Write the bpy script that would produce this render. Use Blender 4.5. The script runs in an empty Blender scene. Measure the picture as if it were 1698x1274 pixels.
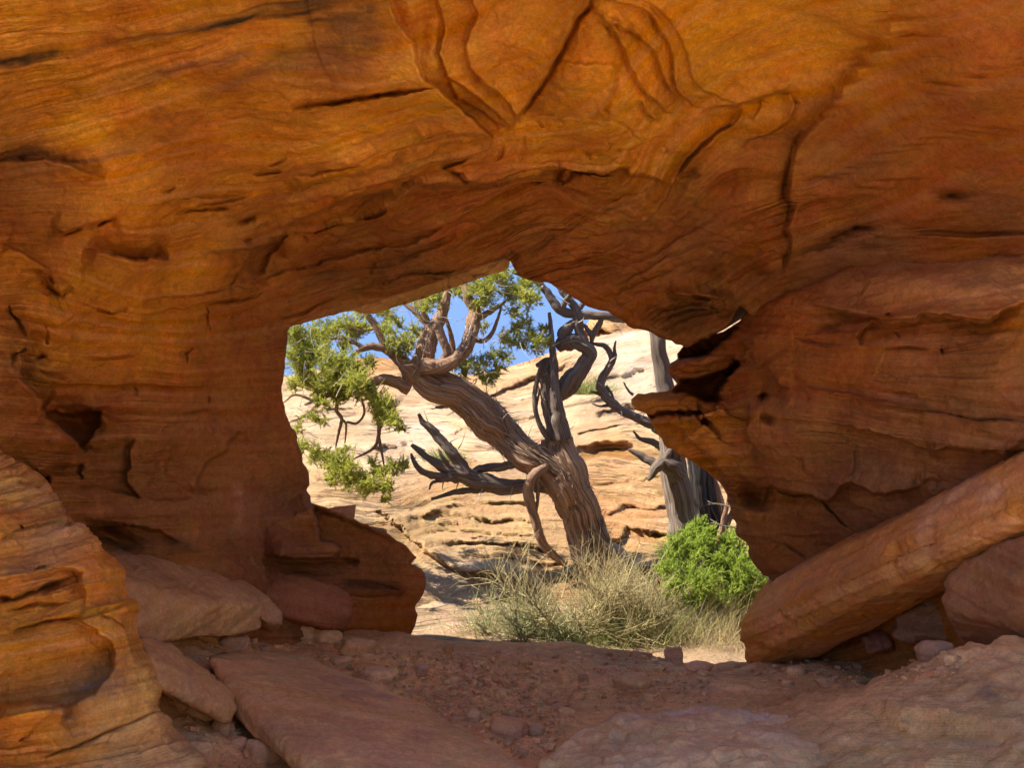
import bpy, bmesh, math, random
import numpy as np
from mathutils import Vector

# ------------------------------------------------------------------ camera, sky, sun, exposure
S = bpy.context.scene
COL = S.collection
F, CU, CV, HC = 1820.0, 849.0, 637.0, 1.6
cam_d = bpy.data.cameras.new('camera'); cam = bpy.data.objects.new('camera', cam_d); COL.objects.link(cam)
cam_d.sensor_width = 36.0; cam_d.lens = 36.0 * F / 1698.0; cam_d.clip_end = 500.0; cam_d.clip_start = 0.05
cam.location = (0, 0, HC); cam.rotation_euler = (math.pi / 2, 0, 0)
S.camera = cam
SUN = Vector((-0.63, -0.045, 0.78)).normalized()
sun_d = bpy.data.lights.new('sun', 'SUN'); sun_d.energy = 4.2; sun_d.angle = math.radians(0.53); sun_d.color = (1.0, 0.94, 0.85)
sun = bpy.data.objects.new('sun', sun_d); COL.objects.link(sun)
sun.rotation_euler = SUN.to_track_quat('Z', 'Y').to_euler(); sun.location = (-8, 2, 10)
W = bpy.data.worlds.new('World'); S.world = W; W.use_nodes = True
wn = W.node_tree; wn.nodes.clear()
wo = wn.nodes.new('ShaderNodeOutputWorld'); bg = wn.nodes.new('ShaderNodeBackground')
sky = wn.nodes.new('ShaderNodeTexSky'); sky.sky_type = 'NISHITA'; sky.sun_disc = False
sky.sun_elevation = math.asin(SUN.z); sky.sun_rotation = math.atan2(SUN.x, SUN.y)
sky.altitude = 1800.0; sky.air_density = 1.0; sky.dust_density = 0.0; sky.ozone_density = 1.3
tc = wn.nodes.new('ShaderNodeTexCoord'); va = wn.nodes.new('ShaderNodeVectorMath'); va.operation = 'ADD'
va.inputs[1].default_value = (0, 0, 3.0)
vn = wn.nodes.new('ShaderNodeVectorMath'); vn.operation = 'NORMALIZE'
wn.links.new(tc.outputs['Generated'], va.inputs[0]); wn.links.new(va.outputs[0], vn.inputs[0]); wn.links.new(vn.outputs[0], sky.inputs[0])
bg.inputs[1].default_value = 0.15
wn.links.new(sky.outputs[0], bg.inputs[0]); wn.links.new(bg.outputs[0], wo.inputs[0])
S.view_settings.view_transform = 'Standard'; S.view_settings.look = 'None'; S.view_settings.gamma = 1.0
S.view_settings.use_curve_mapping = False; S.view_settings.exposure = 1.55
S.cycles.use_denoising = True; S.cycles.max_bounces = 7; S.cycles.diffuse_bounces = 6
S.cycles.use_adaptive_sampling = True; S.cycles.adaptive_threshold = 0.025
S.cycles.sample_clamp_indirect = 6.0
random.seed(7); RNG = np.random.default_rng(11)

# ------------------------------------------------------------------ numeric helpers
_perm = np.random.default_rng(3).permutation(256); _perm = np.concatenate([_perm, _perm, _perm])
_g = np.random.default_rng(5).normal(size=(256, 3)); _g /= np.linalg.norm(_g, axis=1)[:, None]
def perlin(P):
    P = np.asarray(P, float); i = np.floor(P).astype(int); f = P - i; i &= 255
    w = f * f * f * (f * (f * 6 - 15) + 10); out = np.zeros(len(P))
    for dx in (0, 1):
        for dy in (0, 1):
            for dz in (0, 1):
                h = _perm[_perm[_perm[i[:, 0] + dx] + i[:, 1] + dy] + i[:, 2] + dz]
                g = _g[h]
                d = g[:, 0] * (f[:, 0] - dx) + g[:, 1] * (f[:, 1] - dy) + g[:, 2] * (f[:, 2] - dz)
                out += d * (w[:, 0] if dx else 1 - w[:, 0]) * (w[:, 1] if dy else 1 - w[:, 1]) * (w[:, 2] if dz else 1 - w[:, 2])
    return out * 1.5
def fbm(P, octaves=4, gain=0.5, seed=0.0):
    out = 0; a = 1.0; P = np.asarray(P, float) + seed * 17.3
    for _ in range(octaves):
        out = out + a * perlin(P); P = P * 2.03 + 11.7; a *= gain
    return out
def beds(B, L, A, seed, along=8.0, sharp=2.0):
    """stack of beds, each standing out or back as a whole, with sharp contacts"""
    B = B + 0.45 * L * perlin(np.c_[B / (2.7 * L), A / (L * 30.0), np.full(len(B), seed + 0.5)])
    q = B / L; k = np.floor(q); f = q - k; t = sstep(0.0, min(0.6, sharp / L), f)
    def val(kk): return perlin(np.c_[kk * 0.737 + 0.31, A / (L * along), kk * 0.411 + seed * 1.7])
    return np.clip((val(k - 1) * (1 - t) + val(k) * t) * 1.7, -1, 1)
def sstep(a, b, x): t = np.clip((x - a) / (b - a), 0, 1); return t * t * (3 - 2 * t)
def unproj(u, v, Y): return np.stack([(u - CU) / F * Y, Y + 0 * u, HC - (v - CV) / F * Y], -1)
def pt(u, v, Y): return Vector(((u - CU) / F * Y, Y, HC - (v - CV) / F * Y))
def tps(ctrl):
    c = np.array(ctrl, float); xy = c[:, :2] / 500.0; n = len(c)
    def k(r2): return 0.5 * r2 * np.log(r2 + 1e-12)
    K = k(((xy[:, None] - xy[None]) ** 2).sum(-1)) + 2e-3 * np.eye(n)
    Pm = np.c_[np.ones(n), xy]; A = np.zeros((n + 3, n + 3)); A[:n, :n] = K; A[:n, n:] = Pm; A[n:, :n] = Pm.T
    w = np.linalg.solve(A, np.r_[c[:, 2], 0, 0, 0])
    def ev(u, v):
        q = np.c_[u, v] / 500.0; out = w[n] + q @ w[n + 1:]
        for i in range(n): out = out + w[i] * k(((q - xy[i]) ** 2).sum(1))
        return out
    return ev
def poly_dist(u, v, poly, closed=False, R=1e9):
    """signed side, distance, arc fraction and nearest point of a polyline"""
    p = np.array(poly, float)
    if closed: p = np.vstack([p, p[:1]])
    n = len(u); best = np.full(n, R * 1.0); side = np.zeros(n); tt = np.zeros(n); nx = np.array(u, float); ny = np.array(v, float)
    L = np.linalg.norm(np.diff(p, axis=0), axis=1); cum = np.r_[0, np.cumsum(L)]; tot = cum[-1]
    idx_all = np.nonzero((u > p[:, 0].min() - R) & (u < p[:, 0].max() + R) & (v > p[:, 1].min() - R) & (v < p[:, 1].max() + R))[0]
    if len(idx_all) == 0: return best, side, tt, nx, ny
    uu, vv = u[idx_all], v[idx_all]; b = best[idx_all]; s = side[idx_all]; ta = tt[idx_all]; px = uu.copy(); py = vv.copy()
    for i in range(len(p) - 1):
        x1, y1 = p[i]; dx, dy = p[i + 1] - p[i]; l2 = dx * dx + dy * dy + 1e-9
        t = np.clip(((uu - x1) * dx + (vv - y1) * dy) / l2, 0, 1)
        qx, qy = x1 + t * dx, y1 + t * dy; d = np.hypot(uu - qx, vv - qy); m = d < b
        b = np.where(m, d, b); s = np.where(m, np.sign(dx * (vv - y1) - dy * (uu - x1)), s)
        ta = np.where(m, (cum[i] + t * L[i]) / tot, ta); px = np.where(m, qx, px); py = np.where(m, qy, py)
    best[idx_all] = b; side[idx_all] = s; tt[idx_all] = ta; nx[idx_all] = px; ny[idx_all] = py
    return best, side, tt, nx, ny
def inside(u, v, poly):
    p = np.array(poly, float); r = np.zeros(len(u), bool); j = len(p) - 1
    for i in range(len(p)):
        c = (p[i, 1] > v) != (p[j, 1] > v)
        r ^= c & (u < (p[j, 0] - p[i, 0]) * (v - p[i, 1]) / (p[j, 1] - p[i, 1] + 1e-12) + p[i, 0]); j = i
    return r
def rough(poly, amp=2.5, seg=9.0, seed=1, closed=True, calm=None):
    """adds small natural irregularities to a traced outline"""
    r = np.random.default_rng(seed); p = np.array(poly, float); out = []; n = len(p)
    for i in range(n if closed else n - 1):
        a, b = p[i], p[(i + 1) % n]; L = np.linalg.norm(b - a); k = max(1, int(L / seg)); am = amp * (0.25 if calm is not None and calm(a) and calm(b) else 1.0); nrm = np.array([-(b - a)[1], (b - a)[0]]) / (L + 1e-9)
        for j in range(k): out.append(a + (b - a) * j / k + nrm * (r.normal() * am * (0.35 if j == 0 else 1.0)))
    if not closed: out.append(p[-1])
    return np.array(out)

# ------------------------------------------------------------------ mesh and object helpers
def fast_mesh(name, verts, quads=None, tris=None, attrs=None, smooth=True):
    me = bpy.data.meshes.new(name); verts = np.asarray(verts, np.float32)
    me.vertices.add(len(verts)); me.vertices.foreach_set('co', verts.ravel())
    loops = []; starts = []; n = 0
    if quads is not None and len(quads): q = np.asarray(quads, np.int32); loops.append(q.ravel()); starts.append(np.arange(len(q)) * 4); n += q.size
    if tris is not None and len(tris): t = np.asarray(tris, np.int32); loops.append(t.ravel()); starts.append(n + np.arange(len(t)) * 3); n += t.size
    me.loops.add(n); me.loops.foreach_set('vertex_index', np.concatenate(loops).astype(np.int32))
    st = np.concatenate(starts).astype(np.int32); me.polygons.add(len(st)); me.polygons.foreach_set('loop_start', st)
    me.polygons.foreach_set('use_smooth', np.full(len(st), smooth)); me.update(calc_edges=True); me.validate()
    for an, av in (attrs or {}).items():
        av = np.asarray(av, np.float32)
        if an == 'tint':
            a = me.attributes.new(an, 'FLOAT_COLOR', 'POINT'); a.data.foreach_set('color', np.c_[av, np.ones(len(av), np.float32)].ravel())
        else:
            a = me.attributes.new(an, 'FLOAT_VECTOR', 'POINT'); a.data.foreach_set('vector', av.ravel())
    return me
def link(name, me, mat, parent=None, label=None, cat=None, group=None, kind=None):
    o = bpy.data.objects.new(name, me); COL.objects.link(o)
    if mat is not None: me.materials.append(mat)
    if parent is not None: o.parent = parent
    if label: o['label'] = label
    if cat: o['category'] = cat
    if group: o['group'] = group
    if kind: o['kind'] = kind
    return o
def empty(name, loc, label, cat, group=None):
    o = bpy.data.objects.new(name, None); COL.objects.link(o); o.location = loc; o.empty_display_size = 0.1
    o['label'] = label; o['category'] = cat
    if group: o['group'] = group
    return o

# ------------------------------------------------------------------ materials
def new_mat(name):
    m = bpy.data.materials.new(name); m.use_nodes = True; nt = m.node_tree; b = nt.nodes['Principled BSDF']
    return m, nt, b
def sandstone(name, grain=1.0, bump=1.0, strata=1.0, var=1.0, dist=0.024, line=0.55):
    """base colour from the rock's own tint attribute, broken up by noise; strata and grain as bump"""
    m, nt, b = new_mat(name); N = nt.nodes; L = nt.links
    at = N.new('ShaderNodeAttribute'); at.attribute_name = 'tint'
    bd = N.new('ShaderNodeAttribute'); bd.attribute_name = 'bed'
    ob = N.new('ShaderNodeTexCoord')
    def noise(vec, scale, det=6, rough=0.6):
        n = N.new('ShaderNodeTexNoise'); n.inputs['Scale'].default_value = scale; n.inputs['Detail'].default_value = det; n.inputs['Roughness'].default_value = rough
        L.new(vec, n.inputs['Vector']); return n.outputs['Fac']
    def mapr(x, lo, hi, a=0.3, c=0.7):
        r = N.new('ShaderNodeMapRange'); r.inputs[1].default_value = a; r.inputs[2].default_value = c; r.inputs[3].default_value = lo; r.inputs[4].default_value = hi
        L.new(x, r.inputs[0]); return r.outputs[0]
    def math_(op, x, y):
        n = N.new('ShaderNodeMath'); n.operation = op
        for i, q in enumerate((x, y)):
            if isinstance(q, (int, float)): n.inputs[i].default_value = q
            else: L.new(q, n.inputs[i])
        return n.outputs[0]
    def scl(vec, s):
        n = N.new('ShaderNodeVectorMath'); n.operation = 'MULTIPLY'; L.new(vec, n.inputs[0]); n.inputs[1].default_value = s; return n.outputs[0]
    sx = N.new('ShaderNodeSeparateXYZ'); L.new(bd.outputs['Vector'], sx.inputs[0])
    wgt = math_('MULTIPLY', sx.outputs[2], strata)
    def centred(x, amp): return math_('MULTIPLY', math_('MULTIPLY', math_('SUBTRACT', x, 0.5), amp), wgt)
    st = noise(scl(bd.outputs['Vector'], (0.085, 0.0022, 0.0)), 1.0, 5, 0.62)
    st2 = noise(scl(bd.outputs['Vector'], (0.34, 0.006, 0.0)), 1.0, 4, 0.6)
    blot = noise(ob.outputs['Object'], 2.2, 7, 0.6)
    fine = noise(ob.outputs['Object'], 26, 9, 0.66)
    gr = noise(ob.outputs['Object'], 230, 3, 0.6)
    pit = noise(ob.outputs['Object'], 9, 6, 0.7)
    lam = noise(scl(bd.outputs['Vector'], (0.085, 0.0030, 0.0)), 1.0, 3, 0.55)
    lam2 = noise(scl(bd.outputs['Vector'], (0.19, 0.006, 0.0)), 1.0, 3, 0.6)
    def lines(x, width):
        a_ = math_('ABSOLUTE', math_('SUBTRACT', x, 0.5), 0.0); return mapr(a_, 1.0, 0.0, 0.0, width)
    patchy = mapr(noise(ob.outputs['Object'], 1.7, 4, 0.6), 0.0, 1.0, 0.42, 0.62)
    ln = math_('MULTIPLY', math_('ADD', lines(lam, 0.016), math_('MULTIPLY', lines(lam2, 0.022), 0.7)), math_('MULTIPLY', patchy, wgt))
    ln = math_('MINIMUM', ln, 1.0)
    speck = noise(ob.outputs['Object'], 75, 5, 0.75)
    f = math_('MULTIPLY', math_('ADD', centred(st, 1.15 * var), 1.0), mapr(blot, 1 - 0.20 * var, 1 + 0.20 * var))
    f = math_('MULTIPLY', f, mapr(fine, 1 - 0.20 * var, 1 + 0.20 * var))
    f = math_('MULTIPLY', f, math_('ADD', centred(st2, 0.45), 1.0))
    f = math_('MULTIPLY', f, mapr(gr, 0.88, 1.12)); f = math_('MULTIPLY', f, mapr(speck, 0.82, 1.18)); f = math_('MULTIPLY', f, math_('SUBTRACT', 1.0, math_('MULTIPLY', ln, line)))
    mx = N.new('ShaderNodeVectorMath'); mx.operation = 'SCALE'; L.new(at.outputs['Color'], mx.inputs[0]); L.new(f, mx.inputs['Scale'])
    hs = N.new('ShaderNodeHueSaturation'); L.new(mx.outputs[0], hs.inputs['Color'])
    L.new(mapr(noise(ob.outputs['Object'], 5.5, 5, 0.6), 0.488, 0.512), hs.inputs['Hue']); L.new(mapr(st, 1.08, 0.92), hs.inputs['Saturation'])
    L.new(hs.outputs[0], b.inputs['Base Color'])
    b.inputs['Roughness'].default_value = 0.92; b.inputs['Specular IOR Level'].default_value = 0.15
    h = math_('ADD', centred(st, 0.55), centred(st2, 0.20)); h = math_('ADD', h, math_('MULTIPLY', pit, 0.7)); h = math_('SUBTRACT', h, math_('MULTIPLY', ln, 0.35)); h = math_('ADD', h, math_('MULTIPLY', speck, 0.34))
    h = math_('ADD', h, math_('MULTIPLY', fine, 0.55)); h = math_('ADD', h, math_('MULTIPLY', gr, 0.10 * grain))
    bp = N.new('ShaderNodeBump'); bp.inputs['Strength'].default_value = 0.75 * bump; bp.inputs['Distance'].default_value = dist
    L.new(h, bp.inputs['Height']); L.new(bp.outputs[0], b.inputs['Normal'])
    return m
M_CAVE = sandstone('cave_sandstone')
M_WALL = sandstone('brown_sandstone', strata=0.8)
M_STRIPE = sandstone('striped_sandstone', strata=1.25)
M_SLAB = sandstone('slab_sandstone', strata=0.45, bump=0.8, var=0.8)
M_FLOOR = sandstone('floor_sandstone', strata=0.6, bump=1.2)
M_HILL = sandstone('pale_slickrock', strata=2.1, bump=1.6, dist=0.05, line=0.55, var=0.75)
def wood(name, dark, mid, light, bump=1.0):
    m, nt, b = new_mat(name); N = nt.nodes; L = nt.links
    bd = N.new('ShaderNodeAttribute'); bd.attribute_name = 'bed'
    n = N.new('ShaderNodeTexNoise'); n.inputs['Scale'].default_value = 1.0; n.inputs['Detail'].default_value = 7; n.inputs['Roughness'].default_value = 0.68
    L.new(bd.outputs['Vector'], n.inputs['Vector'])
    r = N.new('ShaderNodeValToRGB'); e = r.color_ramp.elements
    e[0].position = 0.30; e[0].color = (*dark, 1); e[1].position = 0.74; e[1].color = (*light, 1)
    k = r.color_ramp.elements.new(0.5); k.color = (*mid, 1)
    L.new(n.outputs['Fac'], r.inputs[0]); L.new(r.outputs[0], b.inputs['Base Color'])
    b.inputs['Roughness'].default_value = 0.85; b.inputs['Specular IOR Level'].default_value = 0.2
    bp = N.new('ShaderNodeBump'); bp.inputs['Strength'].default_value = 0.9 * bump; bp.inputs['Distance'].default_value = 0.03
    L.new(n.outputs['Fac'], bp.inputs['Height']); L.new(bp.outputs[0], b.inputs['Normal'])
    return m
M_BARK = wood('shaggy_juniper_bark', (0.10, 0.052, 0.028), (0.38, 0.225, 0.13), (0.68, 0.48, 0.32))
M_DEAD = wood('weathered_grey_wood', (0.06, 0.044, 0.034), (0.22, 0.165, 0.125), (0.50, 0.40, 0.31))
M_CHAR = wood('charred_wood', (0.012, 0.011, 0.011), (0.05, 0.043, 0.04), (0.22, 0.17, 0.13))
def leafy(name, a, c, transl=0.25):
    m, nt, b = new_mat(name); N = nt.nodes; L = nt.links
    at = N.new('ShaderNodeAttribute'); at.attribute_name = 'tint'
    b.inputs['Roughness'].default_value = 0.65; b.inputs['Specular IOR Level'].default_value = 0.25
    mix = N.new('ShaderNodeMix'); mix.data_type = 'RGBA'; mix.inputs[6].default_value = (*a, 1); mix.inputs[7].default_value = (*c, 1)
    sp = N.new('ShaderNodeSeparateColor'); L.new(at.outputs['Color'], sp.inputs[0]); L.new(sp.outputs[0], mix.inputs[0])
    L.new(mix.outputs[2], b.inputs['Base Color'])
    tr = N.new('ShaderNodeBsdfTranslucent'); L.new(mix.outputs[2], tr.inputs[0])
    ms = N.new('ShaderNodeMixShader'); ms.inputs[0].default_value = transl
    out = nt.nodes['Material Output']; L.new(b.outputs[0], ms.inputs[1]); L.new(tr.outputs[0], ms.inputs[2]); L.new(ms.outputs[0], out.inputs[0])
    return m
M_JUN = leafy('juniper_foliage', (0.27, 0.285, 0.045), (0.76, 0.76, 0.15), 0.5)
M_SAP = leafy('young_juniper_foliage', (0.20, 0.29, 0.03), (0.62, 0.74, 0.13), 0.5)
M_EPH = leafy('dry_shrub_stems', (0.24, 0.19, 0.085), (0.62, 0.51, 0.24), 0.1)
M_EPHG = leafy('green_shrub_stems', (0.22, 0.22, 0.09), (0.52, 0.51, 0.22), 0.1)
M_STRAW = leafy('straw_grass', (0.42, 0.33, 0.15), (0.70, 0.58, 0.30), 0.2)
M_GRS = leafy('green_grass', (0.16, 0.19, 0.04), (0.40, 0.42, 0.12), 0.2)
M_TWIG = leafy('bare_twigs', (0.24, 0.185, 0.14), (0.55, 0.46, 0.37), 0.0)

# ------------------------------------------------------------------ rock faces: fine curved sheets with real depth, cracks and ledges
def axis(lo, a, b, hi, s):
    """fine spacing between a and b, growing outside"""
    x = list(np.arange(a, b + 0.1, s)); d = s; p = a
    left = []
    while p > lo: d = min(d * 1.25, 34); p -= d; left.append(p)
    d = s; p = x[-1]; right = []
    while p < hi: d = min(d * 1.25, 34); p += d; right.append(p)
    return np.array(left[::-1] + x + right)
def color_field(u, v, ctrl, power=3.0, soft=40.0):
    num = 0; den = 0
    for (cu, cv, c) in ctrl:
        w = 1.0 / (((u - cu) ** 2 + (v - cv) ** 2) / soft ** 2 + 1.0) ** (power / 2)
        num = num + w[:, None] * np.array(c)[None]; den = den + w
    return num / den[:, None]
def rock_sheet(ua, va, depth, outline, keep_inside, feats=(), bed=None, strata=(), noise=(0.03, 1.6), colors=(), stains=(), roll=(20, 0.15),
               bands=0.16, rim=None, rim_rings=((0.15, 0.1), (0.4, 0.35), (0.9, 0.9)), warp=3.0, fade=10.0, lumps=None, flake=(0.009, 1.0)):
    U, V = [a.ravel() for a in np.meshgrid(ua, va)]; nu, nv = len(ua), len(va)
    ins = inside(U, V, outline) == keep_inside
    d, sd, tt, qx, qy = poly_dist(U, V, outline, True, 80.0)
    du = np.gradient(ua); cell = np.tile(du, nv); dv = np.repeat(np.gradient(va), nu); cell = np.maximum(cell, dv)
    # snap the first outside vertices onto the outline so the edge is clean
    snap = (~ins) & (d < 1.05 * cell)
    edge = snap | (ins & (d < 0.35 * cell))
    U = np.where(edge, qx, U); V = np.where(edge, qy, V); ok = ins | snap
    dist = np.where(edge, 0.0, d); dist = np.where(dist > 79, 80, dist)
    D = depth(U, V)
    nz = np.c_[U / 38.0, V / 38.0, np.full(len(U), 3.3)]
    Uw = U + warp * (fbm(nz, 3)); Vw = V + warp * (fbm(nz, 3, seed=4.0))
    nz2 = np.c_[U / 13.0, V / 13.0, np.full(len(U), 9.3)]; Uw = Uw + 2.2 * fbm(nz2, 2); Vw = Vw + 2.2 * fbm(nz2, 2, seed=3.0)
    off = np.zeros(len(U)); offc = np.zeros(len(U))
    for f in feats:
        if f[0] == 'step':      # ledge: nearer on the given side of the line
            _, poly, amp, w, side = f[:5]
            cm = f[5] if len(f) > 5 else 1.0
            dd, s, t, _, _ = poly_dist(U + cm * (Uw - U), V + cm * (Vw - V), poly, False, 3.2 * w)
            e = np.minimum(np.minimum(t, 1 - t) / 0.12, 1); sg = np.tanh(s * side * dd / (1.5 if cm == 1 else 4.0))
            o = (0.05 + 0.5 * sg) * np.exp(-dd / w) * e; o = np.where(dd > 3.1 * w, 0, o)
            off += amp * o
        elif f[0] == 'crack':
            _, poly, w, dep = f[:4]
            dd, s, t, _, _ = poly_dist(U + 0.5 * (Uw - U), V + 0.5 * (Vw - V), poly, False, 5 * w)
            e = np.clip(4 * t * (1 - t), 0, 1) ** 0.6 * np.clip(0.9 + 0.5 * perlin(np.c_[Uw / 30.0, Vw / 30.0, np.full(len(U), dep * 90)]), 0.4, 1.2)
            ww = w * 0.72 * (0.35 + 0.65 * e); off -= np.clip(0.85 * dep * np.exp(-(dd / np.maximum(ww, 1.5)) ** 2) * np.clip(e, 0, 1), 0, 1)
        elif f[0] == 'poly':    # recess or relief with a traced outline
            dd, s, t, _, _ = poly_dist(Uw, Vw, f[1], True, 60.0); sg = np.where(inside(Uw, Vw, f[1]), 1.0, -1.0) * dd
            off += f[2] * (0.5 + 0.5 * np.tanh(sg / f[3]))
        else:                   # dent or bump
            _, cu, cv, ru, rv, ang, amp = f[:7]
            ca, sa = math.cos(ang), math.sin(ang); x = ((Uw - cu) * ca + (Vw - cv) * sa) / ru; y = (-(Uw - cu) * sa + (Vw - cv) * ca) / rv
            r2 = x * x + y * y; p = f[7] if len(f) > 7 else 1.0
            off += amp * np.exp(-r2 ** p)
    rp, rd = roll
    t = np.clip(1 - dist / rp, 0, 1); rollo = rd * (1 - np.sqrt(np.clip(1 - t * t, 0, 1)))
    fd = sstep(0, fade, dist)
    P0 = unproj(U, V, D + rollo)
    P = unproj(U, V, D - off * fd * 1.25 + rollo)
    G = P0.reshape(nv, nu, 3); gu = np.gradient(G, axis=1); gv = np.gradient(G, axis=0)
    Nn = np.cross(gv, gu).reshape(-1, 3); Nn /= (np.linalg.norm(Nn, axis=1)[:, None] + 1e-9)
    flip = (Nn * (P - np.array([0, 0, HC]))).sum(1) > 0; Nn[flip] *= -1
    patch = 0.35 + 0.95 * sstep(-0.35, 0.55, fbm(P0 * 0.9, 3, seed=12.0))
    B = bed(U, V) if bed is not None else V
    B = B + 6.0 * fbm(P0 * 0.8, 2, 0.4, seed=2.0)
    A = U * 1.0
    disp = noise[0] * fbm(P0 * noise[1], 7, 0.5, seed=1.0)
    if lumps: disp = disp + lumps[0] * np.abs(fbm(P * lumps[1], 3, 0.5, seed=9.0)) 
    tintb = 0
    if flake[0]:      # exfoliating shells: curved little scarps between smooth patches
        h = fbm(P0 * flake[1] * np.array([1, 1, 1.8]), 4, 0.5, seed=21.0) * 4.5; fr = h - np.floor(h)
        disp = disp + flake[0] * (sstep(0.0, 0.10, fr) - fr) * (1.4 - patch) * (strata[0][2](U, V) if strata and strata[0][2] is not None else 1.0)
    for (amp, Lb, wfun) in strata:
        n = beds(B, Lb, A, Lb * 0.37)
        wgt = (wfun(U, V) if wfun is not None else 1.0) * patch
        disp = disp + amp * n * wgt; tintb = tintb + n * wgt
    P = P + Nn * ((disp - offc) * fd)[:, None]
    tint = color_field(U + 14 * fbm(P * 3, 3, seed=5), V + 14 * fbm(P * 3, 3, seed=6), colors)
    bn = perlin(np.c_[B / 26.0, A / 420.0, np.full(len(B), 1.5)]) * 0.7 + perlin(np.c_[B / 9.0, A / 160.0, np.full(len(B), 7.5)]) * 0.5
    bn = bn * (0.3 + 0.7 * np.clip(patch, 0, 1.3)) + 0.45 * tintb * 0.5
    tint = tint * (1 + bands * bn)[:, None]
    tint = tint * (1 + bands * bn[:, None] * np.array([-0.1, 0.25, 0.5]))
    for (poly, w, c, al) in stains:
        dd, s, t, _, _ = poly_dist(U + 10 * fbm(P * 4, 3, seed=8), V + 6 * fbm(P * 4, 3, seed=3), poly, False, 3 * w)
        a = al * np.exp(-(dd / w) ** 2) * np.clip(0.72 + 0.75 * fbm(np.c_[B / 14, A / 90, B * 0 + 2], 3, seed=7), 0, 1.15) * np.minimum(np.minimum(t, 1 - t) / 0.15 + 0.15, 1)
        a = np.clip(a, 0, 1)[:, None]; tint = tint * (1 - a) + np.array(c)[None] * a
    tint = np.clip(tint, 0.004, 0.85)
    wv = (strata[0][2](U, V) if strata and strata[0][2] is not None else np.ones(len(U))) * patch
    bedv = np.c_[B, A, wv]
    I = np.arange(nu * nv).reshape(nv, nu)
    q = np.c_[I[:-1, :-1].ravel(), I[:-1, 1:].ravel(), I[1:, 1:].ravel(), I[1:, :-1].ravel()]
    q = q[ok[q].all(1)]
    # rim: continue every open edge backwards into the rock
    if rim is not None:
        e = np.vstack([q[:, [0, 1]], q[:, [1, 2]], q[:, [2, 3]], q[:, [3, 0]]]); es = np.sort(e, axis=1)
        key = es[:, 0].astype(np.int64) * (nu * nv) + es[:, 1]; uq, inv, cnt = np.unique(key, return_inverse=True, return_counts=True)
        be = e[cnt[inv] == 1]; bv = np.unique(be); remap = -np.ones(nu * nv, int)
        base = P[bv]; vec = rim(U[bv], V[bv], base)       # per vertex: backward vector
        prev = bv.copy(); extraP = []; extraT = []; extraB = []; nxt = len(P)
        allq = [q]
        for k, (a, bb) in enumerate(rim_rings):
            newp = base + vec[0] * a + vec[1] * bb + 0.02 * fbm(np.c_[base * 6.0 + k * 1.9], 3)[:, None] * (k > 0)
            extraP.append(newp); extraT.append(tint[bv] if len(vec) < 3 else tint[bv] * (1 - vec[2]) + np.array((0.60, 0.33, 0.10)) * vec[2]); extraB.append(bedv[bv] + np.array([0, 60.0 * a, 0]))  # lintel underside tinted gold to paint in bounce light from outside
            ids = np.arange(nxt, nxt + len(bv)); nxt += len(bv)
            m1 = -np.ones(len(P) + 0, int); m1[bv] = prev; m2 = m1.copy(); m2[bv] = ids
            allq.append(np.c_[m1[be[:, 1]], m1[be[:, 0]], m2[be[:, 0]], m2[be[:, 1]]]); prev = ids
        P = np.vstack([P] + extraP); tint = np.vstack([tint] + extraT); bedv = np.vstack([bedv] + extraB)
        U = np.r_[U, np.tile(U[bv], len(rim_rings))]; V = np.r_[V, np.tile(V[bv], len(rim_rings))]
        q = np.vstack(allq)
    return P, q, tint, bedv, U, V
def sheet_object(name, res, mat, pick=None, **kw):
    P, q, tint, bedv, U, V = res
    if pick is not None: q = q[pick]
    used = np.unique(q); mp = -np.ones(len(P), int); mp[used] = np.arange(len(used))
    me = fast_mesh(name, P[used], mp[q], attrs={'tint': tint[used], 'bed': bedv[used]})
    return link(name, me, mat, **kw)

# colours of the rock (albedo), with the ceiling's bounced glow put into the gold
C_OR = (0.62, 0.255, 0.030); C_GOLD = (0.75, 0.355, 0.042); C_RED = (0.37, 0.122, 0.026); C_BRN = (0.31, 0.135, 0.044)
C_PUR = (0.25, 0.122, 0.064); C_DK = (0.05, 0.035, 0.022); C_PINK = (0.37, 0.165, 0.095); C_PALE = (0.50, 0.27, 0.16)

# --- the arch: roof, lintel, left pier and right side wall
OPEN = [(480, 543), (520, 531), (578, 514), (620, 502), (660, 489), (700, 475), (730, 465), (765, 453), (800, 441), (836, 428), (846, 433), (853, 446), (864, 459), (885, 466), (905, 468),
        (930, 480), (958, 499), (985, 513), (1008, 517), (1028, 530), (1042, 541), (1060, 547), (1080, 551), (1092, 560), (1106, 563), (1120, 571), (1138, 577), (1150, 572), (1180, 556), (1208, 541), (1216, 531),
        (1221, 518), (1229, 510), (1236, 513), (1262, 560), (1300, 640), (1300, 1140), (680, 1140), (680, 1056), (691, 1030), (688, 1002), (703, 985), (706, 960), (699, 945),
        (679, 934), (691, 925), (665, 900), (635, 884), (600, 868), (560, 850), (531, 838), (516, 834), (508, 813), (513, 795), (508, 775), (497, 742), (490, 715), (476, 692), (468, 665), (470, 625), (474, 590), (478, 560)]
OPEN = rough(OPEN, 1.6, 8.0, 3, calm=lambda p: p[1] < 548 and p[0] < 840)
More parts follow.
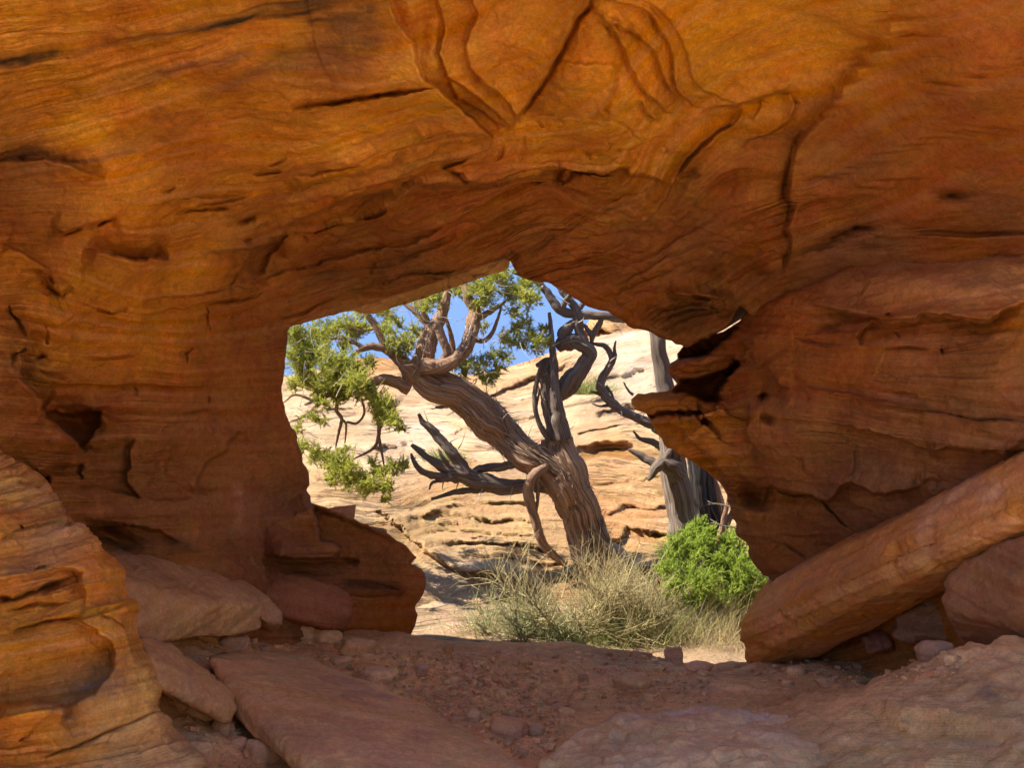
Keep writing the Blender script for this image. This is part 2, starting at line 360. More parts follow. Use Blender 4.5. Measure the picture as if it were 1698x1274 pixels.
D_ARCH = tps([(-420, -420, 2.75), (0, -420, 3.0), (600, -420, 3.1), (1200, -420, 3.2), (2100, -420, 2.9), (-420, 0, 2.75), (-420, 300, 2.75), (-420, 600, 2.75), (-420, 900, 2.75),
              (0, 0, 3.9), (300, 0, 4.0), (600, 0, 4.05), (760, 0, 4.3), (1000, 0, 4.3), (1200, 0, 4.35), (1450, 0, 4.2), (1698, 0, 3.9), (2100, 0, 3.3),
              (0, 150, 4.15), (300, 150, 4.35), (600, 150, 4.5), (720, 150, 4.6), (850, 150, 4.9), (1000, 150, 4.9), (1250, 160, 4.95), (1400, 130, 4.75), (1600, 150, 4.3), (2100, 200, 3.5),
              (0, 300, 4.35), (300, 300, 4.8), (600, 290, 5.2), (850, 280, 5.5), (1050, 280, 5.6), (1200, 250, 5.4), (1320, 280, 5.35), (1500, 290, 4.95), (1698, 290, 4.6),
              (0, 420, 4.4), (200, 420, 4.9), (335, 415, 5.4), (500, 420, 6.1), (700, 400, 6.3), (840, 420, 6.45), (1000, 420, 6.3), (1200, 400, 6.0), (1320, 420, 5.85), (1500, 420, 5.35), (1698, 420, 4.95), (2100, 500, 3.9),
              (0, 540, 4.5), (250, 540, 5.35), (470, 530, 6.35), (900, 470, 6.55), (1050, 520, 6.55), (1200, 510, 6.45), (1400, 560, 5.9),
              (0, 700, 4.65), (100, 700, 5.05), (200, 700, 5.4), (350, 700, 6.0), (470, 680, 6.45), (100, 850, 5.05), (200, 850, 5.45), (350, 850, 6.0), (510, 830, 6.6),
              (200, 950, 5.5), (400, 950, 6.05), (560, 920, 6.7), (700, 960, 6.95), (590, 1060, 6.75), (690, 1060, 6.95), (0, 1100, 4.6), (300, 1100, 5.7), (1698, 900, 4.9), (1400, 1100, 6.1)])
BED_ARCH = tps([(0, 110, 20), (215, 75, 20), (430, 25, 20), (0, 260, 170), (220, 215, 170), (430, 120, 140), (482, 185, 190), (727, 153, 190), (480, 318, 330), (670, 255, 330), (790, 218, 330),
                (0, 400, 420), (150, 410, 420), (335, 417, 420), (475, 372, 420), (700, 310, 420), (1010, 296, 420), (235, 503, 480), (400, 473, 480), (740, 375, 480), (900, 330, 480), (1110, 230, 480),
                (225, 525, 510), (430, 483, 510), (840, 420, 530), (960, 385, 530), (1130, 290, 530), (1310, 190, 530), (480, 540, 560), (140, 590, 590), (225, 583, 590), (1000, 510, 610), (1150, 420, 600), (1300, 330, 600),
                (1340, 400, 660), (1600, 305, 660), (1320, 290, 560), (1698, 110, 560), (1320, 470, 720), (1698, 400, 740), (1100, 545, 690), (1200, 505, 690), (100, 700, 700), (460, 690, 700), (100, 850, 850), (530, 850, 860), (300, 900, 900), (690, 960, 960), (690, 1050, 1050)])
st = lambda p, a, w, s, c=1.0: ('step', p, a, w, s, c)
ck = lambda p, w, d: ('crack', p, w, d)
A_FEATS = [
    ck([(975, 25), (1000, 40), (1020, 60), (1035, 85), (1045, 110), (1062, 140), (1078, 156), (1092, 168), (1100, 186), (1115, 194)], 2.6, 0.035), ck([(1000, 40), (1050, 60), (1072, 75), (1088, 92), (1098, 120), (1108, 140), (1117, 160), (1120, 172)], 2.6, 0.035), ck([(990, 5), (1050, 18), (1080, 32), (1100, 62), (1114, 85), (1118, 130), (1125, 155), (1150, 178), (1165, 190)], 2.6, 0.035), ck([(1018, 103), (1021, 128), (1012, 150), (1000, 172)], 2.6, 0.035), ck([(1062, 160), (1070, 178), (1080, 192)], 2.6, 0.035), ck([(1230, 186), (1222, 200), (1213, 222)], 2.6, 0.035), ck([(1285, 160), (1310, 156), (1320, 172), (1312, 195), (1290, 215)], 2.6, 0.035), ck([(735, 40), (725, 90), (745, 130), (790, 160), (830, 190)], 2.6, 0.035), ck([(790, 20), (768, 70), (775, 110), (800, 135), (840, 165)], 2.6, 0.035), ck([(655, 30), (690, 72), (688, 100), (700, 125), (730, 152), (765, 182), (800, 207), (814, 224)], 2.6, 0.035), ck([(735, 284), (800, 300), (850, 303), (900, 298), (950, 294), (1000, 298), (1040, 290), (1080, 294)], 2.6, 0.035), ck([(400, 406), (440, 396), (466, 382), (476, 371), (520, 352), (600, 331)], 2.6, 0.035), ck([(1010, 185), (1040, 200), (1060, 230)], 2.6, 0.035), ck([(890, 200), (900, 212)], 2.6, 0.035), ck([(1005, 225), (1012, 238), (1003, 250)], 2.6, 0.035), ck([(1095, 225), (1075, 235)], 2.6, 0.035), ck([(1100, 240), (1106, 250), (1100, 256)], 2.6, 0.035), ck([(1030, 240), (1026, 253)], 2.6, 0.035), ck([(925, 188), (931, 198)], 2.6, 0.035), ck([(975, 262), (980, 272)], 2.6, 0.035), ck([(925, 266), (930, 285)], 2.6, 0.035), ck([(870, 225), (872, 250)], 2.6, 0.035),
    st([(648, -80), (652, 0), (660, 40), (690, 72), (688, 100), (700, 125), (730, 152), (765, 182), (800, 207), (814, 224), (800, 245)], 0.34, 46, 1),
    st([(720, -40), (735, 40), (725, 90), (745, 130), (790, 160), (830, 190), (850, 215)], 0.10, 13, -1),
    st([(770, -30), (790, 20), (768, 70), (775, 110), (800, 135), (840, 165), (865, 200)], 0.12, 15, -1),
    st([(745, 130), (760, 165), (800, 185), (838, 205)], 0.08, 16, -1),
    ('bump', 745, 60, 22, 60, 0.1, -0.10), ('bump', 790, 150, 30, 14, 0.6, 0.07), ('bump', 705, 40, 16, 50, 0.15, -0.08),
    st([(978, -40), (970, 10), (946, 45), (930, 75), (900, 125), (880, 155), (857, 190), (846, 215)], 0.22, 28, 1),
    ck([(985, -30), (980, 20), (955, 45), (940, 70), (910, 120), (888, 150), (862, 190)], 5, 0.12),
    st([(975, 25), (1000, 40), (1020, 60), (1035, 85), (1045, 110), (1062, 140), (1078, 156), (1092, 168), (1100, 186), (1115, 194)], 0.15, 9, -1),
    st([(1000, 40), (1050, 60), (1072, 75), (1088, 92), (1098, 120), (1108, 140), (1117, 160), (1120, 172)], 0.14, 8, -1),
    st([(990, 5), (1050, 18), (1080, 32), (1100, 62), (1114, 85), (1118, 130), (1125, 155), (1150, 178), (1165, 190)], 0.12, 9, -1),
    st([(1060, 5), (1110, 35), (1135, 75), (1145, 120), (1165, 155), (1200, 175), (1225, 180)], 0.07, 12, -1),
    st([(1018, 103), (1021, 128), (1012, 150), (1000, 172), (1010, 185)], 0.12, 8, 1), st([(1062, 160), (1070, 178), (1080, 192), (1095, 198)], 0.12, 7, -1),
    st([(958, 48), (965, 70), (952, 92)], 0.08, 12, 1), st([(890, 145), (905, 162), (906, 175)], 0.06, 12, 1), st([(930, 92), (990, 102), (1015, 105)], 0.05, 14, 1),
    st([(1165, 192), (1200, 188), (1223, 183), (1245, 177), (1268, 165), (1295, 155), (1316, 157)], 0.10, 28, -1),
    st([(1230, 186), (1222, 200), (1213, 222), (1180, 245), (1150, 270), (1120, 300)], 0.14, 13, -1),
    st([(1262, 170), (1258, 185), (1245, 205)], 0.06, 10, -1),
    st([(1285, 160), (1310, 156), (1320, 172), (1312, 195), (1290, 215), (1260, 235), (1225, 255)], 0.08, 8, 1),
    ('bump', 1330, 60, 190, 120, -0.5, -0.22),
    ck([(1366, 182), (1352, 200), (1330, 222), (1318, 242), (1312, 270), (1308, 290), (1305, 320), (1314, 345), (1307, 370), (1315, 400), (1309, 428), (1298, 455)], 6, 0.16),
    st([(1495, -40), (1482, 20), (1460, 60), (1442, 90), (1412, 122), (1388, 150), (1370, 176), (1352, 200), (1330, 222), (1318, 242), (1312, 270), (1308, 290), (1305, 320), (1314, 345), (1307, 370), (1315, 400), (1309, 428), (1298, 455)], 0.21, 26, -1, 0.35),
    st([(1485, 0), (1478, 28), (1458, 45), (1448, 62)], 0.07, 12, 1),
    ck([(1526, -10), (1508, 36), (1512, 52), (1540, 80), (1556, 100)], 3, 0.05), ck([(1577, 108), (1556, 132), (1538, 148)], 3, 0.05), ck([(1412, 85), (1408, 98)], 2.5, 0.04),
    st([(735, 284), (760, 290), (800, 300), (850, 303), (900, 298), (950, 294), (1000, 298), (1040, 290), (1080, 294), (1112, 304)], 0.26, 34, -1),
    st([(325, 421), (400, 406), (440, 396), (466, 382), (476, 371), (520, 352), (600, 331), (700, 311), (800, 302)], 0.30, 36, -1),
    ('bump', 440, 425, 26, 34, 0.35, -0.14, 1.6), st([(414, 396), (405, 430), (397, 463)], 0.12, 16, 1), st([(478, 383), (452, 418), (432, 455)], 0.10, 16, -1),
    ck([(482, 181), (540, 174), (580, 168), (630, 161), (690, 157), (728, 152)], 4.5, 0.16), st([(482, 181), (540, 174), (580, 168), (630, 161), (690, 157), (728, 152)], 0.12, 20, 1),
    ck([(420, 293), (440, 287), (468, 282)], 4, 0.10), ck([(440, 270), (462, 266), (478, 260)], 3, 0.07), ck([(474, 290), (520, 288), (565, 280), (598, 270)], 3, 0.08),
    st([(480, 320), (525, 308), (560, 297), (610, 283), (650, 268), (672, 250)], 0.12, 18, -1), ck([(470, 322), (540, 300), (590, 287), (640, 272)], 3.5, 0.10),
    st([(688, 242), (715, 236), (745, 222), (785, 217), (810, 216)], 0.10, 14, -1), ck([(690, 240), (730, 226), (760, 220)], 3, 0.06),
    st([(298, 357), (350, 348), (380, 345)], 0.10, 14, -1), ck([(293, 358), (350, 349), (378, 345)], 3.5, 0.10), ck([(330, 345), (362, 338), (420, 316)], 3, 0.08), ck([(300, 333), (372, 326), (412, 317)], 3, 0.06),
    ck([(270, 321), (293, 314)], 3, 0.08), ('bump', 408, 363, 15, 4, -0.35, -0.13), ck([(400, 394), (415, 390)], 3, 0.06),
    ck([(733, 282), (752, 272), (775, 254)], 4, 0.13), ck([(736, 282), (760, 290), (778, 300)], 3, 0.08), ck([(835, 240), (830, 260), (822, 265)], 2.5, 0.05),
    st([(-20, 268), (40, 267), (75, 261), (110, 268), (150, 284), (175, 290)], 0.14, 22, 1), ck([(-10, 268), (20, 270), (60, 265)], 3, 0.08), ck([(95, 262), (130, 268)], 2.5, 0.06),
    ck([(86, 378), (106, 386), (130, 376), (160, 368), (189, 358)], 4, 0.13), st([(80, 376), (106, 387), (130, 377), (160, 369), (192, 357)], 0.13, 26, -1),
    st([(140, 410), (160, 414), (190, 425), (240, 430), (282, 434)], 0.32, 30, 1), ck([(180, 423), (240, 431), (280, 434)], 4, 0.12),
    st([(60, 448), (75, 474), (97, 488), (118, 472)], 0.10, 20, -1), ck([(68, 455), (76, 475), (97, 487), (114, 474)], 3.5, 0.08),
    st([(0, 405), (40, 420), (75, 440), (80, 450), (60, 455)], 0.14, 26, 1),
    ck([(155, 513), (180, 517), (212, 511)], 3.5, 0.08), st([(230, 504), (290, 497), (320, 489), (375, 477), (420, 470)], 0.07, 12, -1), ck([(240, 502), (290, 496), (325, 488), (372, 478)], 2.5, 0.07),
    st([(225, 526), (280, 516), (330, 504), (380, 495), (440, 482)], 0.08, 12, -1), ck([(340, 504), (375, 497), (440, 482)], 3, 0.08),
    ck([(338, 507), (343, 520), (345, 532), (350, 550)], 3, 0.09), ck([(312, 572), (298, 584), (295, 598)], 3.5, 0.09), ck([(137, 594), (180, 590), (225, 584)], 2.5, 0.06), ck([(378, 480), (386, 465), (392, 450)], 3, 0.06),
    ck([(-5, 500), (12, 525), (24, 548), (30, 560)], 4, 0.08), ck([(10, 605), (20, 580), (32, 562)], 3, 0.05), ck([(54, 545), (57, 560), (63, 530)], 3, 0.05), ck([(50, 610), (85, 622), (110, 628)], 3, 0.05), ('bump', 48, 584, 6, 4, 0, -0.06),
    st([(35, 520), (30, 560), (28, 618), (40, 640), (60, 660), (80, 690), (110, 712), (140, 744), (146, 755)], 0.42, 55, 1),
    ('bump', 128, 700, 40, 22, 0.6, -0.16), st([(70, 682), (110, 690), (166, 681)], 0.20, 26, -1), st([(168, 683), (158, 705), (142, 742)], 0.20, 30, -1),
    ck([(70, 794), (84, 780), (100, 774), (145, 771)], 4, 0.12), ck([(139, 772), (138, 797)], 3, 0.07), ('bump', 76, 797, 8, 9, 0, -0.2), st([(72, 795), (95, 775), (145, 770)], 0.16, 26, -1),
    st([(226, 726), (217, 750), (216, 805), (232, 824), (245, 829)], 0.12, 26, -1), st([(291, 738), (292, 760), (282, 790)], 0.06, 12, 1), st([(388, 712), (380, 735), (372, 752), (350, 770), (340, 790), (335, 820)], 0.14, 28, 1),
    st([(130, 803), (200, 816), (250, 829), (310, 829), (340, 820)], 0.06, 22, 1), ck([(222, 640), (224, 655)], 3, 0.06), ck([(346, 655), (341, 668)], 3, 0.07), ck([(290, 687), (350, 676)], 2.5, 0.05),
    st([(140, 865), (200, 868), (260, 880), (300, 900)], 0.12, 30, -1), ('bump', 190, 893, 40, 14, 0.3, -0.22),
    ck([(430, 458), (520, 436), (600, 415), (680, 395), (745, 376)], 3.0, 0.07), st([(430, 458), (520, 436), (600, 415), (680, 395), (745, 376)], 0.08, 14, 1),
    ck([(560, 492), (620, 477), (680, 460), (740, 441), (800, 424)], 3.0, 0.10), ck([(590, 478), (650, 465), (720, 444)], 3, 0.06), ck([(660, 422), (700, 410), (760, 386)], 4, 0.09), ck([(455, 528), (505, 517), (530, 506), (560, 498)], 3, 0.08),
    ck([(515, 374), (545, 367), (568, 361)], 4, 0.10), ck([(586, 355), (612, 349), (640, 342)], 5, 0.12), ck([(500, 383), (509, 398)], 3, 0.06), ck([(575, 378), (565, 395), (550, 412)], 3, 0.05), ck([(620, 425), (615, 445), (612, 455)], 3.5, 0.07),
    st([(508, 366), (560, 352), (620, 338), (690, 322)], 0.08, 12, -1),
    ck([(890, 318), (925, 304), (948, 294)], 4, 0.10), ck([(1125, 302), (1150, 292), (1165, 286)], 4, 0.08), st([(880, 330), (950, 308), (1020, 300)], 0.08, 18, 1),
    ck([(905, 455), (960, 430), (1040, 405)], 2.5, 0.04), ck([(870, 425), (960, 372), (1060, 330)], 3, 0.06), ck([(900, 400), (1000, 345), (1080, 310)], 2.5, 0.05), ck([(1000, 500), (1060, 475), (1120, 450)], 3, 0.06), ck([(1030, 450), (1100, 415), (1200, 355)], 2.5, 0.05),
    ck([(1010, 490), (1100, 430), (1190, 400)], 2.5, 0.05), ck([(930, 375), (960, 360), (985, 352)], 3, 0.06),
    st([(1105, 488), (1125, 493), (1148, 495), (1160, 485), (1190, 490), (1222, 488)], 0.22, 20, -1), *[st([(1062 + 7 * k, 538 + 3.5 * k), (1092 + 6 * k, 517 + 5 * k), (1132 + 5 * k, 503 + 4.6 * k), (1178 + 3 * k, 496 + 4 * k), (1222, 494 + 3.4 * k)], (0.15, 0.09, 0.16, 0.08, 0.14, 0.10, 0.12)[k], 7, -1) for k in range(7)],
    *[ck([(1070 + 7 * k, 540 + 3.2 * k), (1100 + 6 * k, 518 + 5 * k), (1140 + 5 * k, 506 + 4.6 * k), (1200, 501 + 4 * k)], 2.4, 0.10) for k in range(0, 6, 2)],
    ('bump', 1190, 470, 40, 22, 0.2, -0.14), ('bump', 1245, 445, 30, 30, 0, -0.12),
    ('bump', 845, 434, 9, 9, 0, -0.16),
    # pits along the right wall
    ('bump', 1380, 394, 9, 6, -0.4, -0.16), ('bump', 1407, 381, 12, 6, -0.5, -0.18), ('bump', 1421, 377, 6, 4, -0.3, -0.14), ('bump', 1501, 383, 5, 4, 0, -0.10), ('bump', 1491, 389, 4, 3, 0, -0.08), ('bump', 1475, 395, 6, 3, -0.4, -0.08),
    ('bump', 1539, 335, 7, 6, -0.3, -0.14), ('bump', 1563, 327, 8, 4, -0.4, -0.12), ('bump', 1583, 318, 10, 6, -0.4, -0.16), ('bump', 1605, 308, 6, 5, -0.3, -0.10), ('bump', 1366, 408, 14, 4, -0.4, -0.07), ('bump', 1440, 412, 20, 2.5, -0.3, -0.06), ('bump', 1520, 368, 16, 3, -0.4, -0.05),
    ck([(1550, 383), (1600, 386), (1650, 387), (1700, 389)], 3, 0.08), st([(1530, 400), (1545, 385), (1620, 387), (1698, 390)], 0.12, 20, 1),
    st([(1322, 300), (1400, 285), (1470, 258), (1560, 235), (1700, 205)], 0.06, 26, -1), st([(1318, 345), (1345, 340), (1420, 322), (1500, 292)], 0.10, 20, -1), ck([(1318, 420), (1345, 410), (1400, 395)], 3, 0.06),
    ck([(1505, 185), (1560, 150), (1640, 110), (1700, 85)], 4, 0.03),
    # pier edge in front of the low ledge behind it
    st([(505, 815), (518, 838), (528, 858), (541, 882), (536, 895), (560, 905), (566, 918), (555, 926), (510, 924), (440, 922)], 0.42, 60, 1),
    st([(440, 922), (510, 925), (560, 928), (600, 932)], 0.16, 26, -1), ck([(560, 925), (598, 932)], 4, 0.10), st([(470, 960), (540, 985), (620, 990), (670, 985)], 0.12, 22, 1), ck([(560, 963), (620, 968), (665, 982)], 3, 0.06),
    ck([(440, 935), (505, 945), (560, 955)], 3, 0.05),
]
def w_str(u, v):      # how strongly the bedding shows
    w = np.ones(len(u)) * 0.8
    w = np.where((u > 830), 0.8 * sstep(255, 310, v - 0.0 * u) + 0.05, w)
    w = w * (1 - 0.95 * np.exp(-(((u - 1320) / 200) ** 2 + ((v - 70) / 140) ** 2) ** 2))
    w = w * (1 - 0.75 * np.exp(-(((u - 760) / 90) ** 2 + ((v - 100) / 140) ** 2) ** 2))
    li = sstep(300, 350, v + 0.16 * (u - 600)) * sstep(380, 460, u) * sstep(1330, 1280, u) * sstep(620, 540, v)
    return w * (0.65 + 0.35 * sstep(330, 420, v)) + 0.75 * li
A_COL = [(0, 20, C_GOLD), (250, 30, C_OR), (420, 60, C_OR), (100, 140, C_OR), (300, 160, C_OR), (150, 215, C_GOLD), (400, 200, C_OR), (560, 110, C_BRN), (620, 190, C_OR), (560, 230, C_GOLD), (300, 235, C_RED), (60, 290, C_BRN), (200, 330, C_OR), (420, 300, C_OR),
         (50, 370, C_RED), (30, 440, C_OR), (220, 460, C_OR), (330, 440, C_OR), (420, 420, C_BRN), (520, 420, C_RED), (650, 380, C_RED), (760, 360, C_RED), (560, 470, C_BRN), (680, 440, C_BRN), (400, 520, C_RED), (440, 560, C_BRN), (250, 560, C_OR), (100, 560, C_OR), (20, 620, C_BRN),
         (300, 640, C_RED), (440, 640, C_RED), (130, 660, C_RED), (300, 700, C_BRN), (420, 720, C_BRN), (200, 780, C_BRN), (350, 800, C_BRN), (450, 850, C_PUR), (250, 860, C_BRN), (560, 880, C_BRN), (620, 930, C_BRN), (540, 960, C_PUR), (640, 1010, C_RED),
         (720, 120, C_GOLD), (800, 60, C_OR), (900, 60, C_OR), (850, 150, C_OR), (1000, 140, C_GOLD), (950, 200, C_OR), (1050, 230, C_GOLD), (1080, 90, C_OR), (1250, 60, C_GOLD), (1380, 80, C_GOLD), (1320, 130, C_GOLD), (1430, 30, C_GOLD), (1200, 140, C_GOLD), (1270, 190, C_OR), (900, 260, C_OR), (1050, 280, C_OR), (1180, 220, C_OR),  # dome points in gold paint the warm glow of the upper ceiling
         (830, 340, C_RED), (950, 340, C_RED), (900, 400, C_BRN), (950, 450, C_RED), (1050, 380, C_BRN), (1050, 470, C_RED), (1150, 350, C_BRN), (1220, 300, C_RED), (1250, 380, C_RED), (1180, 440, C_BRN), (1150, 520, C_BRN),
         (1400, 200, C_RED), (1360, 250, C_BRN), (1500, 150, C_RED), (1600, 80, C_RED), (1650, 200, C_RED), (1450, 270, C_BRN), (1550, 260, C_RED), (1680, 280, C_RED), (1380, 330, C_RED), (1500, 330, C_RED), (1650, 340, C_PUR), (1450, 400, C_PUR), (1600, 400, C_RED), (1400, 440, C_PUR)]  # purple just above the buttress edge puts shade into the wall colour
A_STAINS = [([(-60, 110), (30, 100), (110, 90)], 13, C_DK, 1.0), ([(100, 92), (200, 72), (300, 42), (430, 25)], 9, C_PUR, 0.6), ([(300, 40), (360, 36), (420, 26), (480, 16), (560, 8), (640, -6)], 10, C_DK, 0.9), ([(380, 12), (460, 4), (560, -4)], 7, C_DK, 0.8),
            ([(420, 32), (480, 30), (530, 18), (580, 12)], 7, C_DK, 0.9), ([(500, 45), (560, 40), (600, 30), (640, 20)], 16, C_DK, 0.8), ([(560, 60), (600, 62), (640, 50)], 22, C_PUR, 0.8), ([(440, 100), (520, 85), (600, 75), (640, 60)], 18, C_DK, 0.55), ([(400, 120), (480, 110), (560, 95)], 14, C_PUR, 0.7),
            ([(160, 160), (260, 130), (340, 105), (430, 80)], 14, C_PUR, 0.75), ([(240, 200), (300, 185), (360, 150), (430, 125)], 12, C_PUR, 0.6), ([(170, 235), (260, 215), (320, 195)], 22, C_RED, 0.6), ([(0, 262), (80, 258), (150, 265), (240, 250)], 8, C_PUR, 0.7),
            ([(0, 360), (60, 390), (110, 405)], 20, C_RED, 0.7), ([(500, 460), (580, 445), (660, 420), (720, 400)], 13, C_DK, 0.45), ([(600, 452), (640, 440)], 18, C_DK, 0.4), ([(300, 330), (430, 330), (540, 320)], 12, C_BRN, 0.5),
            ([(395, 800), (400, 840), (392, 880)], 9, C_PALE, 0.5), ([(1320, 380), (1450, 330), (1600, 275), (1698, 245)], 26, C_RED, 0.7), ([(1620, 350), (1698, 315)], 14, C_PUR, 0.7), ([(1330, 300), (1400, 285), (1460, 262)], 9, C_PUR, 0.8), ([(1560, 190), (1640, 150), (1698, 110)], 12, C_PUR, 0.5), ([(570, 970), (620, 972), (670, 985)], 10, C_DK, 0.6), ([(150, 870), (220, 885), (330, 915)], 12, C_DK, 0.5), ([(1070, 60), (1120, 110), (1140, 150), (1200, 180)], 12, C_GOLD, 0.5)]
def arch_rim(u, v, P):
    ray = P - np.array([0, 0, HC]); ray /= np.linalg.norm(ray, axis=1)[:, None]
    out = np.zeros_like(P)
    cx, cz = 0.05, 1.15
    rad = P[:, [0, 2]] - np.array([cx, cz]); rad /= np.linalg.norm(rad, axis=1)[:, None]
    out[:, 0] = rad[:, 0]; out[:, 2] = rad[:, 1]
    lint = (sstep(480, 600, u) * (1 - sstep(835, 870, u)) * (v < 560))[:, None]
    outer = (u < -380) | (u > 2060) | (v < -390) | (v > 1125)
    back = ray * (1 - lint) + lint * np.array([0.01, 0.36, -0.004])
    back[outer] = np.array([0, 0.4, 1.0]); back[v > 1125] = np.array([0, 0.15, -1.0])
    out = out * (1 - lint) * 0.45; out[outer] = 0
    return back, out, lint * 0.8  # last value: share of painted bounce light on the soffit
ua = axis(-440, -10, 1330, 2120, 2.25); va = axis(-440, -10, 1066, 1170, 2.25)
arch = rock_sheet(ua, va, D_ARCH, OPEN, False, A_FEATS, BED_ARCH, [(0.026, 46, w_str), (0.021, 20, w_str), (0.010, 9, w_str)], (0.060, 1.4), A_COL, A_STAINS, roll=(9, 0.05), rim=arch_rim,
                  rim_rings=((0.08, 0.0), (0.35, 0.12), (0.75, 0.5), (1.6, 1.6)))
P, q, tint, bedv, U, V = arch
cu, cv = U[q].mean(1), V[q].mean(1)
side = inside(cu, cv, [(1495, -500), (1482, 20), (1412, 122), (1352, 200), (1318, 242), (1308, 290), (1314, 345), (1307, 400), (1298, 455), (1255, 520), (1300, 1300), (2300, 1300), (2300, -500)])
lint = inside(cu, cv, [(400, 407), (440, 396), (476, 371), (520, 352), (600, 331), (700, 311), (800, 302), (850, 303), (950, 294), (1040, 290), (1112, 304), (1180, 245), (1225, 255), (1312, 245), (1308, 290), (1314, 345), (1307, 400), (1298, 455), (1255, 520), (1236, 600), (482, 600), (479, 541), (440, 482)])
pier = inside(cu, cv, [(-600, 470), (0, 500), (60, 450), (97, 487), (230, 504), (375, 477), (440, 482), (479, 541), (484, 600), (750, 700), (760, 1400), (-600, 1400)]) & ~lint
bd = np.where(side, 2, np.where(lint, 1, np.where(pier, 3, 0)))
arch_o = empty('rock_arch', (0, 6.6, 0), 'big orange sandstone arch spanning the whole top and left of the photo, framing the opening', 'rock arch')
for k, nm in enumerate(('roof', 'lintel', 'side_wall', 'pier')):
    sheet_object(nm, arch, M_CAVE, bd == k, parent=arch_o)
for c in arch_o.children: c.location = (0, -6.6, 0)
# coarse rock body behind the visible faces, so that the arch has thickness
ub = np.arange(-440, 2140, 30.0); vb = np.arange(-440, 1180, 30.0)
UB, VB = [a.ravel() for a in np.meshgrid(ub, vb)]
dO, _, _, _, _ = poly_dist(UB, VB, OPEN, True, 400.0)
okb = ~inside(UB, VB, OPEN) & (dO > 34)
PB = unproj(UB, VB, np.clip(D_ARCH(UB, VB) + 0.55, None, 7.3)); PB[:, 2] += 0.25 + 0.5 * sstep(500, 0, VB); PB += 0.1 * fbm(PB * 1.2, 3)[:, None]
IB = np.arange(len(UB)).reshape(len(vb), len(ub)); qb = np.c_[IB[:-1, :-1].ravel(), IB[1:, :-1].ravel(), IB[1:, 1:].ravel(), IB[:-1, 1:].ravel()]; qb = qb[okb[qb].all(1)]
usd = np.unique(qb); mp = -np.ones(len(UB), int); mp[usd] = np.arange(len(usd))
me = fast_mesh('outer_face', PB[usd], mp[qb], attrs={'tint': np.tile(C_PALE, (len(usd), 1)), 'bed': np.c_[VB[usd], UB[usd], UB[usd] * 0 + 1]})
o = link('outer_face', me, M_CAVE, parent=arch_o); o.location = (0, -6.6, 0)

# --- brown rock mass that forms the right side of the opening
BUTT = [(2080, 330), (1698, 418), (1640, 418), (1590, 425), (1530, 430), (1480, 432), (1430, 432), (1390, 447), (1340, 470), (1290, 490), (1262, 501), (1240, 512), (1232, 524), (1220, 538), (1200, 549), (1170, 556), (1148, 562), (1135, 570), (1128, 580),
        (1123, 587), (1124, 597), (1112, 602), (1107, 610), (1109, 620), (1118, 626), (1124, 634), (1116, 644), (1104, 650), (1080, 651), (1058, 653), (1046, 663), (1047, 671), (1056, 681), (1072, 686), (1074, 692), (1082, 704), (1092, 722), (1106, 743), (1128, 757), (1150, 768), (1172, 782), (1188, 795), (1202, 812), (1206, 832),
        (1212, 848), (1222, 872), (1222, 890), (1238, 900), (1244, 925), (1255, 942), (1277, 966), (1262, 990), (1240, 1010), (1240, 1120), (2080, 1120)]
BUTT = rough(BUTT, 1.4, 8.0, 8)
D_BUTT = tps([(1050, 665, 6.75), (1110, 610, 6.7), (1150, 570, 6.75), (1090, 700, 6.6), (1200, 640, 6.5), (1225, 530, 6.4), (1260, 560, 6.05), (1300, 490, 5.95), (1400, 445, 5.6), (1500, 432, 5.3), (1698, 420, 4.85), (2080, 350, 4.0), (1150, 730, 6.35), (1205, 820, 6.3), (1250, 700, 5.95), (1400, 560, 5.45), (1400, 700, 5.45),
              (1550, 600, 5.0), (1698, 600, 4.6), (2080, 600, 3.8), (1550, 750, 5.1), (1698, 760, 4.75), (1250, 900, 6.3), (1270, 960, 6.45), (1400, 880, 5.9), (1250, 1100, 6.5), (1500, 1000, 5.8), (2080, 1100, 4.3)])
